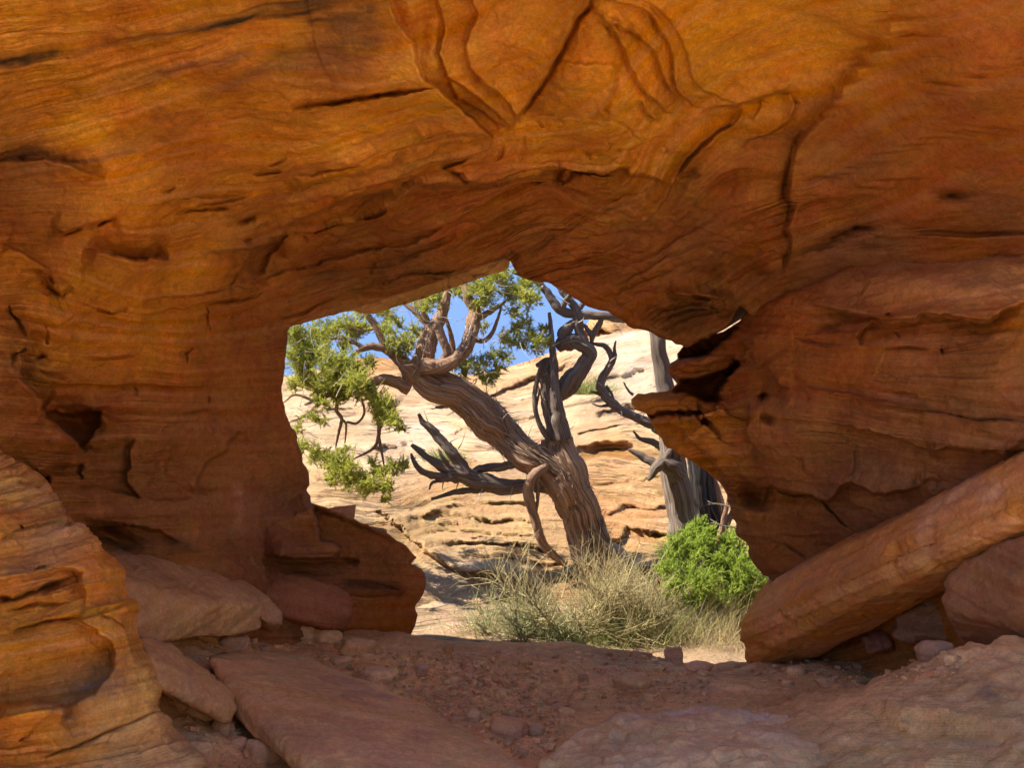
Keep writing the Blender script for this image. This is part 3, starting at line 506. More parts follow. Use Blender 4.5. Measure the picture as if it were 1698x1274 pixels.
B_FEATS = [
    st([(1150, 690), (1163, 700), (1160, 694), (1187, 680), (1190, 662), (1183, 645), (1192, 630), (1212, 612), (1228, 600), (1236, 572), (1226, 545)], 0.30, 26, 1),
    ('poly', [(1112, 634), (1140, 630), (1185, 617), (1215, 598), (1228, 606), (1200, 630), (1188, 645), (1196, 660), (1175, 668), (1150, 652), (1118, 648)], -0.55, 2.2),
    ('poly', [(1118, 585), (1130, 570), (1150, 558), (1210, 538), (1228, 545), (1205, 567), (1165, 588), (1126, 598)], -0.55, 2.2), ('poly', [(1066, 688), (1110, 685), (1160, 684), (1168, 689), (1130, 692), (1080, 693)], -0.30, 1.6),
    st([(1118, 612), (1150, 606), (1190, 600), (1215, 585)], 0.05, 7, -1), ck([(1060, 668), (1110, 664), (1160, 668)], 2.5, 0.04), ck([(1112, 618), (1150, 615), (1180, 610)], 2.5, 0.04), ck([(1085, 676), (1130, 675), (1180, 678)], 2.5, 0.04),
    st([(1180, 668), (1200, 672), (1215, 690), (1240, 700)], 0.08, 12, 1), st([(1196, 640), (1215, 648), (1240, 645)], 0.07, 10, 1),
    st([(1085, 702), (1130, 712), (1150, 740), (1185, 760), (1203, 800)], 0.16, 26, -1),
    ('bump', 1250, 826, 22, 13, 0.3, -0.28), ck([(1262, 842), (1275, 812), (1300, 822), (1345, 824), (1368, 830)], 4, 0.12),
    st([(1255, 815), (1275, 813), (1300, 822), (1345, 824), (1355, 832), (1375, 833), (1390, 818), (1396, 803), (1412, 795), (1440, 806), (1452, 814), (1500, 812), (1540, 800)], 0.26, 30, -1),
    ck([(1360, 830), (1378, 850), (1392, 866), (1405, 878)], 3, 0.09), ('bump', 1269, 660, 7, 7, 0, -0.18), ('bump', 1277, 698, 9, 5, 0.5, -0.10),
    st([(1330, 500), (1400, 515), (1445, 525), (1475, 533), (1520, 531), (1533, 523), (1563, 522), (1568, 520), (1600, 526), (1635, 527), (1655, 512), (1700, 494)], 0.26, 30, -1),
    st([(1436, 578), (1428, 560), (1434, 546), (1448, 536), (1465, 540)], 0.10, 16, -1), ck([(1470, 580), (1510, 578), (1538, 581)], 2.5, 0.05), ck([(1555, 576), (1563, 588)], 3, 0.06), ('bump', 1475, 523, 6, 5, 0, -0.08), ck([(1488, 551), (1500, 562)], 3, 0.06),
    st([(1310, 640), (1380, 650), (1440, 662), (1520, 672), (1600, 694), (1700, 706)], 0.08, 24, 1), ck([(1430, 670), (1540, 682), (1600, 695), (1698, 704)], 4, 0.04), st([(1480, 650), (1530, 660), (1580, 668)], 0.06, 12, -1),
    st([(1385, 704), (1440, 714), (1490, 728), (1540, 748)], 0.12, 22, -1), st([(1538, 748), (1570, 742), (1600, 752), (1640, 756), (1655, 765), (1665, 775)], 0.22, 26, -1),
    st([(1418, 746), (1415, 780), (1405, 790)], 0.05, 12, 1), st([(1335, 750), (1338, 768), (1352, 785)], 0.05, 12, -1), st([(1525, 780), (1530, 795), (1560, 800)], 0.07, 14, -1),
    st([(1268, 600), (1280, 620), (1295, 640), (1310, 645)], 0.14, 26, -1), ck([(1320, 560), (1360, 570), (1400, 572)], 3, 0.05), ('bump', 1380, 540, 16, 8, 0.3, -0.06),
    ck([(1278, 915), (1300, 905), (1335, 930)], 3, 0.06), ('bump', 1330, 700, 60, 40, 0.2, 0.06), ('bump', 1560, 470, 150, 30, 0.05, 0.08),
    st([(1235, 640), (1245, 680), (1240, 720), (1260, 760)], 0.10, 26, -1),
]
B_BED = tps([(1050, 665, 665), (1200, 655, 665), (1250, 640, 660), (1300, 520, 480), (1698, 430, 460), (1330, 600, 600), (1698, 590, 600), (1310, 640, 660), (1440, 662, 660), (1698, 706, 660), (1300, 740, 740), (1698, 800, 760), (1200, 800, 800), (1400, 860, 850), (1250, 930, 930)])
B_COL = [(1400, 470, C_BRN), (1480, 465, (0.50, 0.25, 0.10)), (1560, 470, (0.56, 0.29, 0.12)), (1680, 480, (0.56, 0.30, 0.125)), (1380, 490, (0.48, 0.23, 0.09)), (1300, 520, C_RED), (1330, 560, C_RED), (1450, 560, C_RED), (1600, 550, C_RED), (1690, 520, C_OR), (1400, 620, C_RED), (1600, 620, C_BRN), (1690, 640, (0.40, 0.18, 0.07)), (1250, 620, C_RED), (1150, 660, C_RED), (1080, 670, C_OR), (1120, 720, C_OR), (1150, 750, C_OR),
         (1300, 700, C_BRN), (1450, 700, C_BRN), (1600, 720, C_BRN), (1300, 780, C_BRN), (1450, 780, C_PUR), (1600, 790, C_PUR), (1300, 860, C_BRN), (1280, 920, C_BRN), (1400, 840, C_PUR), (1240, 780, C_BRN), (1130, 600, C_RED)]
B_STAINS = [([(1440, 600), (1540, 640), (1640, 690)], 14, C_DK, 0.25), ([(1240, 560), (1250, 600), (1290, 640)], 16, C_DK, 0.35), ([(1650, 540), (1698, 520)], 16, C_OR, 0.6), ([(1600, 470), (1690, 470)], 16, C_PALE, 0.4), ([(1390, 505), (1440, 515)], 7, C_PALE, 0.4)]
def solid_rim(u, v, P):
    ray = P - np.array([0, 0, HC]); ray /= np.linalg.norm(ray, axis=1)[:, None]
    c = P.mean(0); inw = c - P; inw /= (np.linalg.norm(inw, axis=1)[:, None] + 1e-6)
    return ray, inw
def w_butt(u, v): return 0.8 + 1.9 * sstep(1265, 1190, u) * sstep(900, 780, v) - 0.4 * np.exp(-((u - 1560) / 130) ** 2 - ((v - 470) / 40) ** 2)
butt = rock_sheet(axis(1030, 1035, 1710, 2090, 2.25), axis(320, 400, 1066, 1130, 2.25), D_BUTT, BUTT, True, B_FEATS, B_BED, [(0.020, 44, w_butt), (0.016, 18, w_butt), (0.008, 8, w_butt)], (0.05, 1.9), B_COL, B_STAINS, roll=(24, 0.22), rim=solid_rim,
                  rim_rings=((0.12, 0.02), (0.4, 0.12), (0.9, 0.4)))
butt_o = sheet_object('rock_buttress', butt, M_WALL, label='massive brown rock face right of the opening with thin ledges jutting out', cat='rock face')

# --- striped orange rock in the left foreground
STRI = [(-430, 600), (-200, 670), (-60, 722), (0, 746), (20, 757), (45, 772), (70, 790), (85, 808), (97, 830), (112, 850), (124, 867), (134, 867), (150, 882), (160, 892), (172, 912), (190, 925), (203, 938), (208, 955), (210, 988), (229, 998), (233, 1010), (225, 1025), (228, 1050), (236, 1075), (250, 1095), (260, 1115), (267, 1145),
        (263, 1160), (265, 1180), (285, 1200), (312, 1230), (336, 1256), (352, 1290), (430, 1480), (-430, 1480)]
STRI = rough(STRI, 1.6, 8.0, 12)
D_STRI = tps([(-430, 620, 3.4), (0, 750, 4.15), (90, 830, 4.15), (200, 940, 4.1), (225, 1010, 4.05), (260, 1130, 4.0), (340, 1265, 3.9), (0, 880, 3.85), (100, 930, 3.9), (0, 1000, 3.7), (120, 1040, 3.75), (0, 1150, 3.6), (150, 1150, 3.75), (0, 1274, 3.45), (200, 1274, 3.7), (-430, 1000, 3.0), (-430, 1400, 2.8), (400, 1450, 3.6), (100, 1450, 3.3)])
F_FEATS = [
    st([(-60, 965), (20, 960), (60, 950), (105, 940), (135, 950), (128, 975), (138, 1000), (140, 1008)], 0.12, 40, -1), st([(140, 1008), (128, 1030), (150, 1045), (172, 1065), (188, 1085), (182, 1110), (150, 1150), (100, 1180)], 0.10, 50, -1),
    ('bump', 60, 1010, 90, 45, -0.15, -0.07, 1.0), ('bump', 80, 1110, 120, 40, -0.2, -0.06, 1.0), st([(0, 1172), (60, 1168), (98, 1168), (105, 1185), (96, 1204)], 0.20, 30, 1), ('bump', 40, 1190, 60, 18, -0.1, 0.10, 1.4),
    ck([(-10, 1000), (40, 985), (90, 966), (135, 953)], 4, 0.08), ck([(0, 895), (30, 882), (60, 876), (115, 865)], 3, 0.05), ck([(30, 875), (35, 882)], 3, 0.06), ck([(70, 1260), (140, 1232), (200, 1205), (265, 1180)], 3, 0.05), ck([(30, 1232), (50, 1222)], 3, 0.04), ('bump', 88, 972, 16, 5, -0.3, -0.07), ('bump', 6, 990, 7, 4, 0, -0.1), ck([(10, 1010), (60, 1000), (118, 1000)], 3, 0.06), ck([(20, 1045), (80, 1030), (130, 1025)], 4, 0.08), ck([(60, 940), (78, 935)], 3, 0.05), st([(150, 1010), (200, 1000), (232, 992)], 0.06, 14, 1), ck([(155, 1020), (190, 1035), (215, 1050)], 3, 0.04)]
C_S1 = (0.68, 0.385, 0.12); C_S2 = (0.65, 0.275, 0.042); C_S3 = (0.52, 0.32, 0.17)
F_COL = [(0, 780, C_S1), (60, 820, C_S1), (0, 850, C_S2), (100, 880, C_S3), (30, 900, C_S2), (150, 920, C_S2), (60, 940, C_S3), (180, 960, C_S2), (40, 1000, C_OR), (100, 1010, C_OR), (190, 1010, C_S2), (30, 1060, C_OR), (120, 1060, C_OR), (200, 1050, C_S2), (230, 1100, C_S1), (60, 1110, C_OR), (150, 1120, C_BRN), (120, 1150, C_PUR), (60, 1190, C_S2), (200, 1150, C_S1), (50, 1240, C_S2), (150, 1220, C_S1), (230, 1200, C_S1), (200, 1260, C_S3), (300, 1250, C_S3), (100, 1260, C_S2)]
F_STAINS = [([(10, 945), (40, 938), (70, 925)], 9, C_PUR, 0.8), ([(0, 845), (60, 838), (100, 832)], 6, C_PUR, 0.5), ([(120, 1150), (170, 1140), (190, 1110)], 20, (0.20, 0.15, 0.12), 0.6), ([(0, 868), (60, 862), (125, 852)], 6, C_RED, 0.7), ([(0, 905), (40, 895)], 6, C_PUR, 0.6), ([(150, 985), (190, 950), (200, 970)], 16, C_S2, 0.6), ([(0, 1240), (40, 1250)], 18, (0.55, 0.22, 0.02), 0.6), ([(30, 985), (90, 965), (125, 975)], 8, C_DK, 0.4), ([(0, 800), (60, 800), (90, 812)], 8, (0.62, 0.38, 0.18), 0.6), ([(60, 1165), (120, 1190)], 10, C_PUR, 0.6)]
stri = rock_sheet(axis(-440, -8, 360, 440, 2.25), axis(590, 740, 1284, 1490, 2.25), D_STRI, STRI, True, F_FEATS, lambda u, v: v + 0.2 * u, [(0.026, 34, None), (0.020, 14, None), (0.008, 7, None)], (0.03, 2.4), F_COL, F_STAINS, roll=(26, 0.30), bands=0.3, rim=solid_rim,
                  rim_rings=((0.15, 0.02), (0.5, 0.12), (1.0, 0.3)))
stri_o = sheet_object('striped_rock', stri, M_STRIPE, label='bright orange striped rock in the left foreground with a hollow in its side', cat='rock')

# ------------------------------------------------------------------ slickrock hill and dome outside, wide ground
RIDGE = [(-900, 660), (100, 640), (300, 625), (450, 628), (530, 612), (570, 602), (590, 594), (620, 592), (642, 594), (662, 602), (690, 612), (735, 616), (780, 622), (826, 613), (880, 597), (905, 588), (940, 577), (972, 566), (1000, 556), (1030, 549), (1060, 548), (1100, 542), (1180, 528), (1260, 512), (1500, 500), (2400, 520)]
HILL = rough(RIDGE, 1.2, 10, 21, closed=False).tolist() + [(2400, 1100), (-900, 1100)]
D_HILL = tps([(-900, 660, 21), (-900, 850, 13), (-900, 1100, 8.3), (300, 630, 21), (500, 700, 15.5), (500, 800, 12), (540, 860, 10.4), (620, 600, 21), (800, 620, 20), (800, 700, 15), (1000, 560, 21), (1000, 650, 16), (1000, 750, 13), (1250, 520, 21), (1250, 700, 14), (2400, 520, 21), (2400, 800, 12), (640, 850, 10.8), (800, 800, 12.0), (800, 900, 10.2), (800, 960, 9.6),
              (700, 930, 9.7), (720, 980, 9.2), (720, 1040, 8.9), (850, 1040, 8.8), (1000, 850, 11.0), (1000, 950, 9.7), (1100, 900, 10.2), (1100, 1000, 9.0), (1000, 1100, 8.2), (600, 1100, 8.3), (1300, 1100, 8.2), (1300, 900, 10.0), (2400, 1100, 8.2)])
H_BED = tps([(480, 700, 700), (700, 690, 700), (1080, 620, 700), (600, 620, 620), (850, 615, 620), (1060, 550, 620), (500, 780, 780), (800, 770, 780), (1100, 760, 780), (640, 850, 850), (800, 805, 830), (920, 800, 830), (690, 890, 900), (760, 870, 900), (900, 865, 900), (720, 920, 950), (800, 915, 950), (900, 920, 950), (1100, 860, 880), (1100, 920, 940), (720, 985, 990), (850, 960, 985), (1000, 960, 990), (700, 1060, 1070), (1000, 1080, 1080)])
H_FEATS = [
    *[st([(630 + 15 * k, 850 + 9 * k), (662 + 13 * k, 842 + 10 * k), (705 + 9 * k, 838 + 10.5 * k), (770 + 5 * k, 836 + 11 * k), (850 + 2 * k, 840 + 11.5 * k), (915, 846 + 12 * k)], (0.10, 0.06, 0.12, 0.07, 0.11, 0.06, 0.12, 0.09, 0.10)[k], 6, -1) for k in range(9)],
    *[st([(690 + 30 * (k % 3), 716 - 15 * k), (830, 680 - 15 * k + 5 * (k % 2)), (960, 652 - 14 * k), (1090 - 20 * (k % 2), 622 - 12 * k)], (0.08, 0.14, 0.07, 0.12, 0.08, 0.1)[k], 7, -1) for k in range(6)],
    *[st([(930 + 12 * (k % 3), 792 + 15 * k), (1000, 796 + 15 * k - 4 * (k % 2)), (1060, 790 + 15 * k), (1120, 786 + 15 * k)], (0.05, 0.04, 0.07, 0.04, 0.06, 0.04, 0.06, 0.05, 0.05)[k], 6, -1) for k in range(9)],
    *[st([(500 + 20 * (k % 2), 700 + 17 * k), (600, 690 + 17 * k), (700, 696 + 16 * k), (800, 712 + 14 * k)], (0.12, 0.08, 0.1, 0.07, 0.1, 0.08)[k], 6, -1) for k in range(6)],
    st([(590, 838), (635, 862), (680, 895), (700, 912), (725, 926), (760, 942), (800, 952), (850, 965), (900, 980)], 0.176, 30, -1),
    st([(560, 800), (600, 825), (640, 850), (690, 845)], 0.210, 24, 1),
    st([(660, 1000), (700, 1012), (740, 1018), (790, 1005), (830, 992), (870, 965)], 0.252, 34, -1), ('bump', 780, 1035, 90, 20, -0.15, -0.5, 1.5),
    st([(985, 880), (1000, 892), (1028, 886), (1040, 870), (1080, 876), (1112, 874)], 0.147, 26, -1), st([(960, 835), (1010, 852), (1040, 835), (1080, 840), (1112, 828)], 0.105, 22, -1), st([(960, 800), (1000, 805), (1050, 800), (1110, 795)], 0.105, 20, -1),
    st([(940, 760), (960, 738), (1000, 735), (1040, 738), (1052, 752)], 0.105, 16, -1), ('bump', 1005, 750, 50, 11, 0, -0.35, 1.6),
    st([(480, 770), (540, 790), (600, 800)], 0.168, 18, -1), st([(600, 745), (680, 735), (740, 760), (800, 768)], 0.168, 18, -1),
    st([(700, 682), (780, 662), (850, 640), (905, 620), (955, 600)], 0.420, 26, -1), st([(960, 650), (1010, 628), (1080, 612)], 0.252, 18, -1), st([(980, 690), (1040, 672), (1100, 660)], 0.210, 18, -1), st([(740, 720), (820, 700), (900, 690)], 0.210, 18, -1), st([(940, 715), (1020, 705), (1100, 690)], 0.210, 18, -1),
    st([(540, 640), (600, 630), (680, 640)], 0.378, 20, -1), st([(500, 690), (580, 680), (680, 665)], 0.210, 18, -1), st([(900, 940), (960, 925), (1040, 935), (1110, 930)], 0.126, 16, -1), st([(720, 900), (800, 890), (900, 895)], 0.067, 12, -1),
    st([(690, 865), (760, 845), (840, 838), (900, 842)], 0.076, 12, -1), st([(690, 880), (780, 862), (880, 858)], 0.067, 11, -1), st([(720, 908), (790, 900), (880, 910)], 0.067, 10, -1)]
HP = (0.56, 0.365, 0.205); HT = (0.54, 0.33, 0.145); HO = (0.49, 0.235, 0.08); HW = (0.60, 0.43, 0.28)
H_COL = [(500, 700, HP), (620, 605, HO), (580, 650, HP), (800, 640, HO), (900, 610, HO), (900, 660, HP), (1020, 600, HW), (1060, 640, HW), (820, 700, HW), (960, 690, HP), (700, 720, HW), (560, 800, HT), (620, 780, HP), (760, 790, HO), (1000, 750, HO), (1060, 780, HT), (820, 840, HT), (720, 860, HT), (880, 900, HT), (1000, 830, HO), (1060, 870, HO), (1060, 920, HT), (1080, 960, HP), (700, 920, HT), (760, 960, HW), (800, 1000, HT), (780, 1040, HO), (900, 960, HO), (860, 920, HT), (860, 1000, HP)]
hill = rock_sheet(axis(-900, 455, 1300, 2400, 3.4), axis(490, 500, 1076, 1100, 3.1), D_HILL, HILL, True, H_FEATS, H_BED, [(0.040, 22, None), (0.026, 11, None), (0.014, 6, None)], (0.07, 0.8), H_COL, [([(960, 765), (1000, 750), (1050, 755)], 12, HO, 0.8), ([(960, 860), (1040, 850), (1110, 850)], 10, HO, 0.6)], roll=(14, 0.8), bands=0.26, rim=lambda u, v, P: (np.tile([0, 1.0, -0.45], (len(u), 1)), np.zeros((len(u), 3))),
                  rim_rings=((0.8, 0), (4.0, 0), (10.0, 0)), fade=3)
hill_o = sheet_object('slickrock_hill', hill, M_HILL, label='pale layered slickrock slope rising in the sun behind the juniper', cat='slickrock hill', kind='structure')
DOME = [(940, 640), (955, 590), (962, 560), (968, 545), (978, 530), (992, 519), (1004, 516), (1016, 521), (1028, 531), (1044, 540), (1080, 545), (1200, 560), (1300, 640)]
dome = rock_sheet(axis(930, 935, 1300, 1310, 4), axis(505, 508, 640, 645, 4), tps([(940, 600, 33), (1000, 520, 34), (1000, 600, 31), (1200, 560, 34), (1300, 640, 33), (940, 640, 31)]), rough(DOME, 0.8, 9, 5), True, [st([(955, 560), (1000, 545), (1050, 560)], 1.2, 20, -1)], None, [(0.3, 26, None), (0.1, 9, None)], (0.2, 0.5),
                  [(970, 550, HO), (1040, 560, HO), (1000, 525, HT)], roll=(22, 3.0), rim=lambda u, v, P: (np.tile([0, 1.0, -0.3], (len(u), 1)), np.zeros((len(u), 3))), rim_rings=((2, 0), (6, 0)), fade=3)  # orange face colour stands in for the bounce-lit shaded side
sheet_object('slickrock_dome', dome, M_HILL, label='far rock dome on the skyline behind the ridge, its shaded side coloured orange', cat='rock dome', kind='structure')

gx = np.concatenate([np.linspace(-90, -6, 40), np.linspace(-5.5, 5.5, 60), np.linspace(6, 90, 40)]); gy = np.concatenate([np.linspace(-60, -4.2, 50), np.linspace(-4, 12, 90), np.linspace(12.5, 90, 30)])
GX, GY = [a.ravel() for a in np.meshgrid(gx, gy)]
GP = np.c_[GX, GY, GX * 0]
gz = -0.34 + 0.10 * fbm(GP * 0.5, 4) + 0.03 * fbm(GP * 2.2, 3) + 0.12 * sstep(7.6, 9, GY) + 3.2 * sstep(-3.5, -13, GY) + 5.0 * sstep(-9, -30, GY) + 2.6 * sstep(4, 12, GX) * sstep(3, -3, GY)  # unseen slopes behind and to the right added to bounce sun into the cave
gz = gz - 2.5 * sstep(9.0, 14, GY)
GP[:, 2] = gz
IG = np.arange(len(GX)).reshape(len(gy), len(gx)); qg = np.c_[IG[:-1, :-1].ravel(), IG[:-1, 1:].ravel(), IG[1:, 1:].ravel(), IG[1:, :-1].ravel()]
gt = np.array((0.72, 0.50, 0.295))[None] * (1 + 0.18 * fbm(GP * 0.8, 4))[:, None]  # unseen ground behind made paler to brighten the ceiling
gt = np.where((GY > 6)[:, None], np.array((0.50, 0.33, 0.19))[None] * (1 + 0.25 * fbm(GP * 3, 4))[:, None], gt)
me = fast_mesh('ground', GP, qg, attrs={'tint': np.clip(gt, 0.02, 0.85), 'bed': np.c_[GP[:, 2] * 220, GX * 100, GX * 0 + 0.6]})
link('ground', me, M_HILL, label='sandy pale ground outside the arch', cat='ground', kind='structure')

# ------------------------------------------------------------------ cave floor
fx = np.concatenate([np.linspace(-4.6, -2.0, 60), np.arange(-1.98, 2.4, 0.014), np.linspace(2.42, 4.8, 60)]); fy = np.concatenate([np.linspace(1.2, 3.1, 30), np.arange(3.12, 7.05, 0.0155), np.linspace(7.06, 7.8, 30)])
FX, FY = [a.ravel() for a in np.meshgrid(fx, fy)]
sill = np.interp(FX, [-2.2, -0.7, -0.59, -0.33, 0.116, 0.32, 0.56, 0.94, 1.09, 1.42, 2.5], [0.12, 0.05, 0.034, 0.010, -0.004, -0.014, -0.052, -0.10, -0.125, -0.15, -0.05])
def floor_base(x, y):
    z = 0.42 * sstep(-0.95, -2.1, x) * sstep(3.6, 4.8, y) + 0.46 * sstep(0.6, 2.1, x) * sstep(5.6, 4.15, y) + 0.05 * sstep(0.5, 1.4, x)
    z = z + 0.10 * sstep(5.4, 4.2, y) * sstep(-0.2, 0.8, x) - 0.04 * np.exp(-((x - 0.1) / 0.8) ** 2 - ((y - 5.6) / 0.7) ** 2)
    return z
def ridge_line(x): return 6.78 + 0.06 * np.sin(x * 3.1) + 0.05 * fbm(np.c_[x * 4.0, x * 0, x * 0 + 3.0], 3)
zf = floor_base(FX, FY); yr = ridge_line(FX)
t1 = sstep(6.0, 6.75, FY); zf = zf * (1 - t1) + sill * t1
zf = zf - 0.55 * sstep(0.0, 0.55, FY - yr)
FU = CU + FX / FY * F; FV = CV + (HC - zf) / FY * F
FPn = np.c_[FX, FY, FX * 0]
FUw = FU + 5 * fbm(np.c_[FU / 40, FV / 40, FU * 0 + 1], 3); FVw = FV + 4 * fbm(np.c_[FU / 40, FV / 40, FU * 0 + 8], 3)
offf = np.zeros(len(FX))
FL = [([(1412, 1160), (1440, 1178), (1480, 1198), (1500, 1206), (1530, 1198), (1600, 1203), (1710, 1208)], 0.10, 24, -1), ([(1300, 1170), (1335, 1166), (1362, 1165), (1370, 1158)], 0.06, 12, -1), ([(1520, 1274), (1560, 1262), (1600, 1256), (1640, 1252)], 0.10, 16, -1), ([(1560, 1225), (1640, 1222), (1710, 1212)], 0.05, 18, 1),
      ([(905, 1115), (930, 1124), (960, 1117), (985, 1115), (1020, 1125)], 0.06, 12, -1), ([(1020, 1140), (1100, 1145), (1180, 1150)], 0.03, 18, 1), ([(860, 1145), (900, 1150), (960, 1170)], 0.03, 14, 1), ([(1120, 1105), (1200, 1112), (1260, 1105)], 0.05, 12, 1), ([(1290, 1180), (1320, 1190), (1330, 1180)], 0.04, 10, -1), ([(1590, 1080), (1640, 1075), (1700, 1056)], 0.07, 14, 1), ([(1440, 1150), (1520, 1165), (1620, 1165), (1710, 1160)], 0.04, 20, 1), ([(700, 1088), (760, 1092), (840, 1095), (880, 1092)], 0.04, 12, -1)]
for poly, amp, w, s_ in FL:
    dd, s, t, _, _ = poly_dist(FUw, FVw, poly, False, 3.2 * w); e = np.minimum(np.minimum(t, 1 - t) / 0.15, 1)
    o_ = (0.05 + 0.5 * np.tanh(s * s_ * dd / 3.5)) * np.exp(-dd / w) * e; offf += 0.8 * amp * np.where(dd > 3.1 * w, 0, o_)
rub = sstep(0.55, -0.1, FX - 0.25 * (FY - 5)) * sstep(6.5, 6.1, FY)                    # loose rubble area
zf = zf + offf + 0.035 * fbm(FPn * 1.6, 4, seed=3) + (0.010 + 0.016 * rub) * fbm(FPn * 9.0, 4, 0.6, seed=5) + 0.008 * rub * np.abs(fbm(FPn * 24.0, 2)) + 0.010 * (1 - rub) * fbm(FPn * np.array([5.0, 14.0, 1]), 4, seed=7)
mixb = sstep(0.2, 1.1, FX)
Bf = zf * 330 + FY * 34 + FX * 30 + 7 * fbm(FPn * 1.4, 3, seed=4)
zf = zf + mixb * (0.016 * beds(Bf, 15.0, FX * 200, 3.0, 10.0, 1.6) + 0.008 * beds(Bf, 6.0, FX * 200, 5.0, 10.0, 1.2))
FPt = np.c_[FX, FY, zf]
IFl = np.arange(len(FX)).reshape(len(fy), len(fx)); qf = np.c_[IFl[:-1, :-1].ravel(), IFl[:-1, 1:].ravel(), IFl[1:, 1:].ravel(), IFl[1:, :-1].ravel()]
c1 = np.array((0.55, 0.305, 0.14)); c2 = np.array((0.74, 0.475, 0.225)); c3 = np.array((0.76, 0.455, 0.205))
mixr = sstep(0.1, 0.9, FX + 0.25 * fbm(FPn * 1.5, 3))[:, None]
ft = (c3 * (1 - mixr) + c2 * mixr); ft = ft * (1 - 0.5 * sstep(6.2, 6.6, FY)[:, None]) + c1 * 0.5 * sstep(6.2, 6.6, FY)[:, None]
ft = ft * (1 + 0.16 * fbm(FPn * 2.5, 5, seed=2))[:, None]
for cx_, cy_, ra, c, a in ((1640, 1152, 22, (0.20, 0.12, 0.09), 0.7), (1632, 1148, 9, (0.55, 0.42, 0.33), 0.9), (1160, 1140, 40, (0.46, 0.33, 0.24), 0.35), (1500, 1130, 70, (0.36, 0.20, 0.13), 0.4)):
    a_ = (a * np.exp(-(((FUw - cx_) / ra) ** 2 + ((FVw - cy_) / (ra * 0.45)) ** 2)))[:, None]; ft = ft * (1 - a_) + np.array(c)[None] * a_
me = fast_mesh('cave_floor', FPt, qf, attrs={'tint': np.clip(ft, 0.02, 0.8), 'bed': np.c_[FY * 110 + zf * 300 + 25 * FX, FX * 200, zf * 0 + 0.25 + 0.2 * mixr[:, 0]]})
link('cave_floor', me, M_FLOOR, label='pinkish bedrock and dirt floor under the arch', cat='cave floor', kind='structure')
def floor_z(x, y):
    ix = int(np.clip(np.searchsorted(fx, x), 0, len(fx) - 1)); iy = int(np.clip(np.searchsorted(fy, y), 0, len(fy) - 1)); return float(zf[iy * len(fx) + ix])
def on_floor(u, v):
    """point of the floor seen at a place of the photograph"""
    Y = 3.2
    while Y < 6.9:
        x = (u - CU) / F * Y; z = HC - (v - CV) / F * Y
        if z <= floor_z(x, Y): break
        Y += 0.02
    return x, Y, floor_z(x, Y)

# ------------------------------------------------------------------ loose slabs and boulders
def hull_rock(name, pts, vox, mat, tint, axis_v=(0, 0, 1), noise_a=(0.018, 3.0), strata_a=0.006, var=0.2, stains=(), parent=None, soften=2, chip=0.0, **kw):
    """a block given by its corners: convex body, worn edges, bedding and roughness"""
    bm = bmesh.new()
    for p in pts: bm.verts.new(p)
    bmesh.ops.convex_hull(bm, input=bm.verts[:]); me0 = bpy.data.meshes.new('block'); bm.to_mesh(me0); bm.free()
    ob = bpy.data.objects.new('block', me0); COL.objects.link(ob)
    md = ob.modifiers.new('r', 'REMESH'); md.mode = 'VOXEL'; md.voxel_size = vox
    ms = ob.modifiers.new('s', 'SMOOTH'); ms.factor = 0.5; ms.iterations = soften
    ev = ob.evaluated_get(bpy.context.evaluated_depsgraph_get()); m2 = ev.to_mesh()
    n = len(m2.vertices); co = np.zeros(n * 3, np.float32); m2.vertices.foreach_get('co', co); co = co.reshape(-1, 3).astype(float)
    no = np.zeros(n * 3, np.float32); m2.vertices.foreach_get('normal', no); no = no.reshape(-1, 3).astype(float)
    faces = [tuple(p.vertices) for p in m2.polygons]; qd = np.array([f for f in faces if len(f) == 4], int).reshape(-1, 4); tr = np.array([f for f in faces if len(f) == 3], int).reshape(-1, 3)
    ev.to_mesh_clear(); bpy.data.objects.remove(ob); bpy.data.meshes.remove(me0)
    ax = np.array(axis_v, float); ax /= np.linalg.norm(ax)
    seed = float(abs(hash((round(co[0, 0], 3), round(co[0, 1], 3)))) % 97)
    b = co @ ax * 300; al = co @ np.array([0.7, 0.7, 0.1]) * 300
    side = 1 - np.abs(no @ ax)
    d = noise_a[0] * fbm(co * noise_a[1], 5, 0.55, seed=seed)
    nn = beds(b + 2.5 * fbm(co * 4, 3, seed=seed), 13.0, al, seed, 14.0, 3.0) + 0.5 * beds(b, 5.5, al, seed + 3, 14.0, 2.0)
    d = d + strata_a * nn * sstep(0.25, 0.7, side)
    hh = fbm(co * np.array([1.6, 1.6, 3.0]), 4, 0.5, seed=seed + 8) * 4.0; fr = hh - np.floor(hh); d = d + 0.6 * noise_a[0] * (sstep(0.0, 0.12, fr) - fr)
    if chip: d = d - chip * np.clip(fbm(co * 5.0, 3, seed=seed + 5) - 0.35, 0, 1)
    co2 = co + no * d[:, None]
    t = np.array(tint)[None] * (1 + var * fbm(co * 2.2, 4, seed=seed + 2))[:, None] * (1 + 0.18 * side * nn)[:, None]
    t = t * (1 + 0.1 * fbm(co * 5, 3, seed=seed + 1)[:, None] * np.array([0, 0.4, 0.9]))
    for fn, c, a in stains:
        w = np.clip(a * fn(co, no), 0, 1)[:, None]; t = t * (1 - w) + np.array(c)[None] * w
    me = fast_mesh(name, co2, qd, tr, attrs={'tint': np.clip(t, 0.01, 0.85), 'bed': np.c_[b * 0.8, al, 0.25 + 0.9 * side]})
    return link(name, me, mat, parent, **kw)
def px(*l): return [pt(*a) for a in l]

